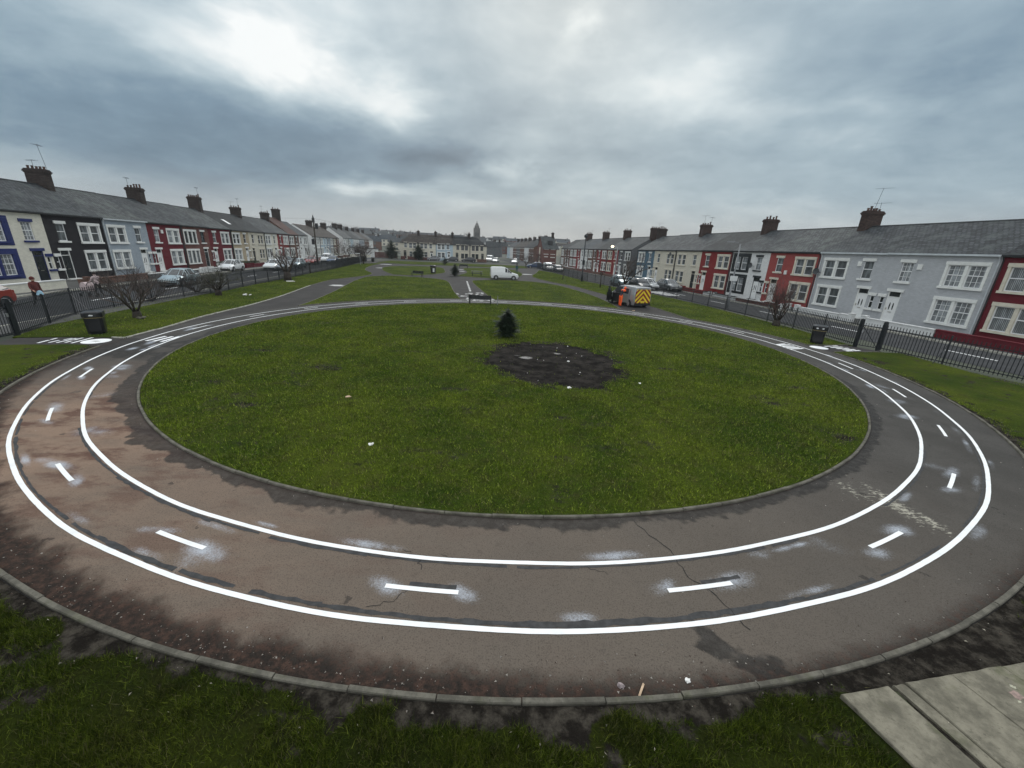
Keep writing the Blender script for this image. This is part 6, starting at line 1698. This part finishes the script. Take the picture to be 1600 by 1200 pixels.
def person(label, loc, rz, J, colours, hood=None, h=1.75, name='person'):
    """one continuous skinned body; J overrides joints of a relaxed standing figure facing local +y"""
    D = {'pelvis': ((0, 0, .95), .135), 'waist': ((0, .01, 1.10), .125), 'chest': ((0, .02, 1.30), .155), 'neck': ((0, 0, 1.47), .058), 'chin': ((0, .03, 1.56), .075), 'head': ((0, .02, 1.64), .098), 'crown': ((0, 0, 1.73), .070)}
    for s, n in ((-1, 'l'), (1, 'r')):
        D['sh_' + n] = ((s * .19, 0, 1.40), .070); D['el_' + n] = ((s * .25, -.03, 1.12), .048); D['wr_' + n] = ((s * .27, .05, .88), .034); D['pa_' + n] = ((s * .272, .075, .80), .036)
        D['hip_' + n] = ((s * .095, 0, .88), .095); D['kn_' + n] = ((s * .11, .02, .50), .062); D['an_' + n] = ((s * .115, -.01, .10), .044); D['to_' + n] = ((s * .13, .15, .04), .040)
    for k, v in J.items(): D[k] = (v, D[k][1]) if len(v) == 3 else (v[:3], v[3])
    E = [('pelvis', 'waist'), ('waist', 'chest'), ('chest', 'neck'), ('neck', 'chin'), ('chin', 'head'), ('head', 'crown')]
    for n in 'lr': E += [('chest', 'sh_' + n), ('sh_' + n, 'el_' + n), ('el_' + n, 'wr_' + n), ('wr_' + n, 'pa_' + n), ('pelvis', 'hip_' + n), ('hip_' + n, 'kn_' + n), ('kn_' + n, 'an_' + n), ('an_' + n, 'to_' + n)]
    for n, s in (('l', -1), ('r', 1)):                    # four fingers and a thumb, slightly curled
        w_, p = Vector(D['wr_' + n][0]), Vector(D['pa_' + n][0]); d = (p - w_).normalized(); sx = d.cross(Vector((1, 0, 0)) if abs(d.x) < .8 else Vector((0, 1, 0))).normalized(); up = d.cross(sx)
        for i, ln in enumerate((.070, .078, .074, .060)):
            a = p + sx * (.026 - .0175 * i) + d * .015; b = a + d * ln * .55; c = b + (d * .7 + up * .7).normalized() * ln * .5
            D[f'f{i}a_{n}'] = (tuple(b), .0095); D[f'f{i}b_{n}'] = (tuple(c), .008); E += [('pa_' + n, f'f{i}a_{n}'), (f'f{i}a_{n}', f'f{i}b_{n}')]
        a = w_.lerp(p, .55) + sx * .045 + up * .02; b = a + (d * .8 + sx * .3 + up * .3) * .035
        D['t0_' + n] = (tuple(a), .011); D['t1_' + n] = (tuple(b), .009); E += [('wr_' + n, 't0_' + n), ('t0_' + n, 't1_' + n)]
    keys = list(D); idx = {k: i for i, k in enumerate(keys)}
    me = bpy.data.meshes.new('skeleton'); me.from_pydata([D[k][0] for k in keys], [(idx[a], idx[b]) for a, b in E], [])
    o = bpy.data.objects.new('skeleton', me); COL.objects.link(o)
    md = o.modifiers.new('skin', 'SKIN'); md.use_smooth_shade = True
    for k in keys:
        sv = me.skin_vertices[0].data[idx[k]]; sv.radius = (D[k][1], D[k][1] * (.72 if k in ('chest', 'waist', 'pelvis') else 1)); sv.use_root = (k == 'pelvis')
    ss = o.modifiers.new('sub', 'SUBSURF'); ss.levels = 1; ss.render_levels = 1
    dg = bpy.context.evaluated_depsgraph_get(); ev = o.evaluated_get(dg); bm_ = bpy.data.meshes.new_from_object(ev)
    bpy.data.objects.remove(o)
    ms = []; zone = {}
    for zn, mt in colours.items():
        if M[mt] not in ms: ms.append(M[mt])
        zone[zn] = ms.index(M[mt])
    bm_.materials.clear()
    for mt in ms: bm_.materials.append(mt)
    def zn(a, b):
        s = {a[:2], b[:2]}
        if 'to' in s: return 'shoe'
        if 'an' in s or 'kn' in s or (('hi' in s)): return 'legs'
        if 'pa' in s or a[0] in 'ft' and a[1:2].isdigit(): return 'skin'
        if 'wr' in s or 'el' in s: return 'arms'
        if a == 'chest' and b.startswith('sh'): return 'shoulder'
        if a in ('chin', 'head'): return 'head'
        if a == 'neck': return 'skin'
        if a == 'chest': return 'shoulder'
        return 'torso'
    segs = [(Vector(D[a][0]), Vector(D[b][0]), zn(a, b), .5 * (D[a][1] + D[b][1])) for a, b in E]
    for f in bm_.polygons:
        c = f.center; best = None
        for a, b, z_, r_ in segs:
            ab = b - a; t = max(0, min(1, (c - a).dot(ab) / ab.length_squared)); dd = (c - a - ab * t).length - r_
            if best is None or dd < best[0]: best = (dd, z_)
        f.material_index = zone.get(best[1], 0)
    H = empty('person', loc, rz, label, 'person')
    link_mesh('body', bm_, H)
    hd = Vector(D['head'][0]); cr = Vector(D['crown'][0]); ax = (cr - hd).normalized()
    if hood:
        mb = MB(); mb.tube([hd - ax * .05, hd + ax * .02, hd + ax * .08, hd + ax * .135], [.104, .116, .098, .03], 12); ho = mb.build('hair' if hood.startswith('hair') else 'hood', M[hood], H, True); ho.location = (0, -.018, 0)
    ch = Vector(D['chin'][0]); fw = (Vector((0, 1, 0)) - ax * ax.y).normalized()
    mb = MB(); q = hd - ax * .02 + fw * .10; sd_ = ax.cross(fw)
    mb.face([q + ax * .03, q - ax * .02 + sd_ * .014, q - ax * .022 + fw * .022]); mb.face([q + ax * .03, q - ax * .022 + fw * .022, q - ax * .02 - sd_ * .014]); mb.build('nose', M['skin'], H)
    mb = MB()
    for s in (-1, 1): mb.lathe([(.002, -.006), (.009, 0), (.002, .006)], 6, tuple(hd + fw * .092 + sd_ * s * .034 + ax * .01))
    mb.build('eyes', M['hair_dark'], H)
    return H
# worker leaning into the side door of the works van
person('worker in orange trousers and dark jacket with orange shoulders leaning into the van', (9.45, 36.85, .0), R(-58),
       {'waist': (0, .05, 1.12), 'chest': (0, .20, 1.32), 'neck': (0, .32, 1.46), 'chin': (0, .40, 1.52), 'head': (0, .43, 1.59), 'crown': (0, .45, 1.68), 'sh_l': (-.19, .20, 1.42), 'sh_r': (.19, .20, 1.42), 'el_l': (-.27, .40, 1.24), 'el_r': (.26, .42, 1.24), 'wr_l': (-.20, .62, 1.18), 'wr_r': (.20, .64, 1.18), 'pa_l': (-.18, .70, 1.17), 'pa_r': (.18, .72, 1.17),
        'kn_l': (-.12, .05, .50, .085), 'kn_r': (.13, -.02, .50, .085), 'an_l': (-.13, .02, .10, .065), 'an_r': (.15, -.10, .10, .065), 'to_r': (.17, .06, .04), 'hip_l': (-.10, 0, .86, .115), 'hip_r': (.10, 0, .86, .115)},
       {'torso': 'navy', 'shoulder': 'hiviz', 'arms': 'navy', 'legs': 'hiviz', 'shoe': 'shoe', 'skin': 'skin', 'head': 'skin'}, hood='hiviz')
H = person('person in a dark red coat walking past the left gate with a blue bag', (-28.2, 23.6, -.02), R(-100),
       {'el_r': (.27, .10, 1.12), 'wr_r': (.29, .30, 1.02), 'pa_r': (.29, .37, .97), 'kn_l': (-.10, .16, .52), 'an_l': (-.11, .16, .12), 'to_l': (-.12, .32, .06), 'kn_r': (.10, -.04, .50), 'an_r': (.11, -.26, .14), 'to_r': (.12, -.13, .05), 'waist': (0, .0, 1.10, .17), 'chest': (0, .02, 1.30, .18), 'pelvis': (0, 0, .95, .19), 'hip_l': (-.10, .02, .82, .13), 'hip_r': (.10, -.02, .82, .13)},
       {'torso': 'maroon', 'shoulder': 'maroon', 'arms': 'maroon', 'legs': 'blackcloth', 'shoe': 'shoe', 'skin': 'skin', 'head': 'skin'}, hood='maroon')
mb = MB(); mb.tube([(0, 0, .26), (0, 0, .22), (0, 0, .02), (0, 0, 0)], [.02, .10, .17, .15], 8)
o = mb.build('carrier_bag', M['paleblue']); o.location = (-27.85, 23.48, .72); tag(o, 'pale blue carrier bag held by the person in dark red', 'bag')
person('person in a pale pink coat pushing a covered pushchair along the left street', (-29.3, 28.3, -.02), R(80),
       {'el_l': (-.25, .12, 1.12), 'wr_l': (-.20, .36, 1.02), 'pa_l': (-.18, .43, 1.0), 'el_r': (.25, .12, 1.12), 'wr_r': (.20, .36, 1.02), 'pa_r': (.18, .43, 1.0), 'kn_l': (-.10, .12, .52), 'an_l': (-.11, .10, .11), 'to_l': (-.12, .26, .05), 'an_r': (.11, -.2, .12), 'to_r': (.12, -.06, .05), 'pelvis': (0, 0, .95, .155), 'waist': (0, .01, 1.1, .145)},
       {'torso': 'pinkish', 'shoulder': 'pinkish', 'arms': 'pinkish', 'legs': 'blackcloth', 'shoe': 'shoe', 'skin': 'skin', 'head': 'skin'}, hood='hair_dark')
def pushchair(x, y, rz):
    H = empty('pushchair', (x, y, -.02), rz, 'pushchair under a pale cover in front of the person in pink', 'pushchair')
    mb = MB(); n = 10
    for i in range(n):
        a, b = math.pi * i / n, math.pi * (i + 1) / n
        mb.face([(-.26, .30 * math.cos(a), .62 + .38 * math.sin(a)), (.26, .30 * math.cos(a), .62 + .38 * math.sin(a)), (.26, .30 * math.cos(b), .62 + .38 * math.sin(b)), (-.26, .30 * math.cos(b), .62 + .38 * math.sin(b))])
    for s in (-.26, .26): mb.face([(s, .30 * math.cos(math.pi * i / n), .62 + .38 * math.sin(math.pi * i / n)) for i in range(n + 1)])
    mb.box(-.26, -.32, .42, .26, .34, .60); mb.build('cover', M['pinkish'], H)
    mb = MB()
    for s in (-.24, .24): mb.bar((s, -.35, .12), (s, .22, .62), .03, .03); mb.bar((s, .35, .12), (s, -.50, 1.02), .03, .03)
    mb.bar((-.24, -.5, 1.02), (.24, -.5, 1.02), .035, .035); mb.build('frame', M['dark_metal'], H)
    for s in (-.27, .27):
        for yy in (-.35, .35): mb = MB(); mb.tube([(s - .02, yy, .12), (s + .02, yy, .12)], .12, 12); mb.build('wheel', M['tyre'], H)
pushchair(-30.2, 28.45, R(80))
person('person in a teal coat walking on the far path beyond the white van', (-.1, 81.0, 0), R(15), {'kn_l': (-.10, .12, .52), 'an_l': (-.11, .12, .11), 'to_l': (-.12, .27, .05), 'an_r': (.11, -.2, .12), 'to_r': (.12, -.06, .05), 'waist': (0, .01, 1.1, .16), 'pelvis': (0, 0, .95, .17)},
       {'torso': 'teal', 'shoulder': 'blackcloth', 'arms': 'teal', 'legs': 'teal', 'shoe': 'shoe', 'skin': 'skin', 'head': 'skin'}, hood='hair_dark')

# ------------------------------------------------------------------ slabs, litter and loose bits in the foreground
M['chalk_spot'] = paint('pale_paint_spot', (0.38, 0.37, 0.28), .9, .3, 30); M['pink_spot'] = paint('pink_paint_spot', (0.26, 0.19, 0.165), .9, .3, 30)
def slab(c, wd, dp, a, z, label, h=.09, seed=1):
    H = None; r = random.Random(seed)
    d = Vector((math.cos(a), math.sin(a))); e = Vector((math.sin(a + R(6)), -math.cos(a + R(6)))); c = Vector(c)
    P = [c, c + d * wd, c + d * wd + e * dp, c + e * dp]
    Q = []
    for i in range(4):
        for k in range(4):
            p = P[i].lerp(P[(i + 1) % 4], k / 4); Q.append((p.x + r.uniform(-.006, .006), p.y + r.uniform(-.006, .006)))
    mb = MB(); cc = sum((Vector(q) for q in Q), Vector((0, 0))) / len(Q)
    top = [(*(Vector(q).lerp(cc, .022)), z) for q in Q]; mid = [(*q, z - .010) for q in Q]; bot = [(*q, z - h) for q in Q]
    mb.face(top[::-1])
    n = len(Q)
    for i in range(n):
        j = (i + 1) % n; mb.face([mid[i], mid[j], top[j], top[i]][::-1]); mb.face([bot[i], bot[j], mid[j], mid[i]][::-1])
    o = mb.build('paving_slab', M['slab']); tag(o, label, 'paving slab', 'slabs at the lower right corner')
SA = math.atan2(.50, 2.64); sdv = Vector((math.cos(SA), math.sin(SA))); s0 = Vector((3.71, 3.08))
for k, (t0, wd, dz_, lab) in enumerate([(0.0, .62, 0, 'leftmost concrete slab with a clipped corner beside the grass'), (.70, .14, -.012, 'narrow concrete strip between two wide slabs'), (.855, .64, .004, 'wide concrete slab right of the narrow strip'), (1.505, .74, .0, 'concrete slab with pale paint spots'), (2.255, .8, -.01, 'concrete slab at the right edge of the photo')]):
    slab(s0 + sdv * t0, wd, 1.3, SA, .105 + dz_, lab, .14, k)
mb = MB(); mb.face([(*(s0 + sdv * .62 + Vector((.14 * 1.0, -1.28)) * t + Vector((u, 0))), .07) for t, u in ((.03, .0), (.03, .08), (1, .08), (1, 0))][::-1]); tag(mb.build('slab_joint', stone_mat('mossy_joint', (0.05, 0.055, 0.03), .8)), kind='structure')
H = empty('footing', (5.62, 2.52, .09), SA, 'dark maroon timber footing on the slabs at the lower right corner', 'timber footing')
mb = MB(); mb.box(0, -.5, 0, .16, .14, .12); mb.box(.012, -.49, .12, .148, .13, .128); mb.build('beam', M['maroon'], H); mb = MB(); mb.lathe([(.02, .128), (.018, .14), (.004, .146)], 8, (.08, .03, 0)); mb.build('bolt', M['metal'], H)
def crumple(x, y, z, s, mat, label, cat='litter', group=None, name='crumpled_paper', flat_=.5):
    r = random.Random(int(x * 91 + y * 37)); bmm = bmesh.new(); bmesh.ops.create_icosphere(bmm, subdivisions=2, radius=s)
    for v in bmm.verts:
        k = r.uniform(.55, 1.25); v.co = Vector((v.co.x * k * 1.2, v.co.y * k, v.co.z * k * flat_))
    me = bpy.data.meshes.new(name); bmm.to_mesh(me); bmm.free(); me.materials.append(mat)
    o = link_mesh(name, me); o.location = (x, y, z + s * flat_ * .6); o.rotation_euler = (0, 0, r.uniform(0, 6)); tag(o, label, cat, group)
M['paper'] = paint('white_paper', (0.74, 0.73, 0.70), .8, .1, 20); M['paper_tan'] = paint('tan_wrapper', (0.50, 0.36, 0.24), .7, .2, 20); M['foil'] = paint('dull_wrapper', (0.22, 0.18, 0.18), .4, .5, 20)
crumple(1.98, 13.02, .05, .075, M['paper'], 'white crumpled paper at the front edge of the burnt patch')
crumple(-4.9, 11.2, .05, .07, M['paper_tan'], 'small tan scrap of litter on the left part of the round lawn')
crumple(-3.2, 8.3, .05, .06, M['paper'], 'white scrap on the round lawn nearer the kerb')
crumple(2.35, 16.45, .06, .055, M['paper'], 'white fragment in the middle of the burnt patch')
crumple(4.65, 13.9, .05, .05, M['paper'], 'tiny white scrap right of the burnt patch')
crumple(1.35, 3.12, .0, .035, M['foil'], 'shiny dark wrapper lying by the lower kerb', name='wrapper')
crumple(2.12, 3.22, .0, .03, M['paper'], 'pale scrap by the lower kerb right of the wooden stick')
crumple(-21.6, 32.2, .06, .14, M['paper'], 'white and pale green rubbish under the broad tangled shrub')
crumple(-21.3, 32.35, .06, .10, M['paper'], 'smaller white scrap beside the rubbish under the tangled shrub')
crumple(-20.15, 21.35, .04, .17, M['kerb'], 'grey stone at the foot of the left bare shrub', 'stone', name='stone')
crumple(9.9, 33.9, .0, .10, M['paper_tan'], 'pale scrap on the path behind the works van')
o = None
mb = MB(); mb.bar((1.52, 3.02, .012), (1.60, 3.14, .03), .022, .014); mb.face([(1.60, 3.14, .038), (1.61, 3.15, .03), (1.59, 3.15, .03)]); o = mb.build('wooden_stick', M['paper_tan']); tag(o, 'short flat wooden stick leaning by the lower kerb', 'stick')
for k, (u, v, rr_, mm) in enumerate([(1.93, .30, .045, 'pink_spot'), (2.02, .22, .02, 'chalk_spot'), (1.95, .42, .035, 'chalk_spot'), (2.12, .40, .02, 'chalk_spot'), (1.86, .36, .014, 'chalk_spot'), (2.10, .29, .012, 'chalk_spot')]):
    c = s0 + sdv * u + Vector((math.sin(SA + R(6)), -math.cos(SA + R(6)))) * v
    mb = MB(); mb.face([(c.x + rr_ * 1.5 * math.cos(t) * r_, c.y + rr_ * math.sin(t) * r_, .1075 if u < 2.2 and u > 1.5 else .107) for t, r_ in [(i * math.pi / 5, .7 + .3 * ((i * 7 + k * 3) % 5) / 2) for i in range(10)]])
    tag(mb.build('paint_spot', M[mm]), kind='structure')
# white kerb piece on the left verge
mb = MB(); mb.bar((-24.9, 44.2, .10), (-24.4, 44.7, .10), .10, .12); mb.bar((-24.38, 44.72, .08), (-24.30, 44.80, .07), .09, .08); o = mb.build('white_block', M['paper']); tag(o, 'white block lying by the stubby cut back tree', 'block')
# loose grit and chips along the kerbs: nobody could count them
r = random.Random(77); mb = MB(); 
for k in range(1000):
    q = r.random()
    if q < .6:
        a = R(r.gauss(-98, 24)); rad = R_OUT - abs(r.gauss(0, .22)) - .02
    elif q < .75:
        a = R(r.uniform(-175, -5)); rad = R_OUT + .12 + abs(r.gauss(0, .35))
    elif q < .9:
        a = R(r.uniform(-200, 20)); rad = R_IN + .03 + abs(r.gauss(0, .12))
    else:
        a = R(r.uniform(-180, 0)); rad = r.uniform(R_IN + .1, R_OUT - .1)
    x, y = CX + rad * math.cos(a), CY + rad * math.sin(a); s = r.choice((.006, .008, .010, .014, .018)) * (1 if rad < R_OUT else 1.1); z = .006 if rad < R_OUT else .05
    t = r.uniform(0, 6)
    P = [Vector((x + s * math.cos(t + i * 2.09) * r.uniform(.6, 1.2), y + s * math.sin(t + i * 2.09) * r.uniform(.6, 1.2), z)) for i in range(3)]; T = Vector((x, y, z + s * r.uniform(.5, .9)))
    for i in range(3): mb.face([P[i], P[(i + 1) % 3], T], 0 if r.random() < .5 else 1)
tag(mb.build('grit', [stone_mat('chip_pale', (0.36, 0.33, 0.29), 0), stone_mat('chip_brown', (0.10, 0.075, 0.06), 0)]), 'loose grit and pale chips along the kerb of the ring', 'grit', kind='stuff')
mb = MB()
for k in range(260):
    x, y = r.uniform(-1.2, 4.4), r.uniform(13.2, 19.6)
    if not in_poly(np.array([x]), np.array([y]), BURN)[0]: continue
    s = r.choice((.015, .02, .03, .045)); t = r.uniform(0, 6); z = .055
    P = [Vector((x + s * math.cos(t + i * 1.57) * r.uniform(.5, 1.4), y + s * math.sin(t + i * 1.57) * r.uniform(.5, 1.4), z - .02)) for i in range(4)]; T = Vector((x, y, z + s * .5))
    mi = 0 if r.random() < .05 else 1
    for i in range(4): mb.face([P[i], P[(i + 1) % 4], T], mi)
tag(mb.build('charred_debris', [M['paper'], paint('charcoal', (0.014, 0.013, 0.013), .8, .4, 9)]), 'charred debris scattered over the burnt patch', 'debris', kind='stuff')
mb = MB()
for k in range(420):                                  # bits of litter and leaf in the near grass
    x, y = r.uniform(-6.5, 7), r.uniform(-.5, 4.5)
    if math.hypot(x - CX, y - CY) < R_OUT + .15: continue
    s = r.choice((.004, .005, .007, .010)); t = r.uniform(0, 6); z = .10 + r.uniform(-.03, .01)
    mb.face([(x + s * 2 * math.cos(t), y + s * 2 * math.sin(t), z), (x - s * math.sin(t), y + s * math.cos(t), z + s), (x - s * 2 * math.cos(t), y - s * 2 * math.sin(t), z)], 0)
tag(mb.build('leaf_bits', paint('dry_bits', (0.34, 0.31, 0.25), .8, .4, 30)), 'dry bits lying in the foreground grass', 'leaf litter', kind='stuff')

# ------------------------------------------------------------------ damp winter air
mb = MB(); mb.box(-700, -60, -1.5, 700, 760, 60)
hz = mb.build('haze', [bpy.data.materials.new('haze_air')]); tag(hz, 'damp grey winter air over the park', 'haze', kind='stuff')
hm = hz.data.materials[0]; hm.use_nodes = True; hm.node_tree.nodes.clear()
hn = N(hm.node_tree); pv = hn.new('ShaderNodeVolumePrincipled'); ho_ = hn.new('ShaderNodeOutputMaterial')
pv.inputs['Color'].default_value = (0.86, 0.90, 0.93, 1); pv.inputs['Density'].default_value = 0.0003; pv.inputs['Anisotropy'].default_value = 0.2
hm.node_tree.links.new(pv.outputs[0], ho_.inputs['Volume'])
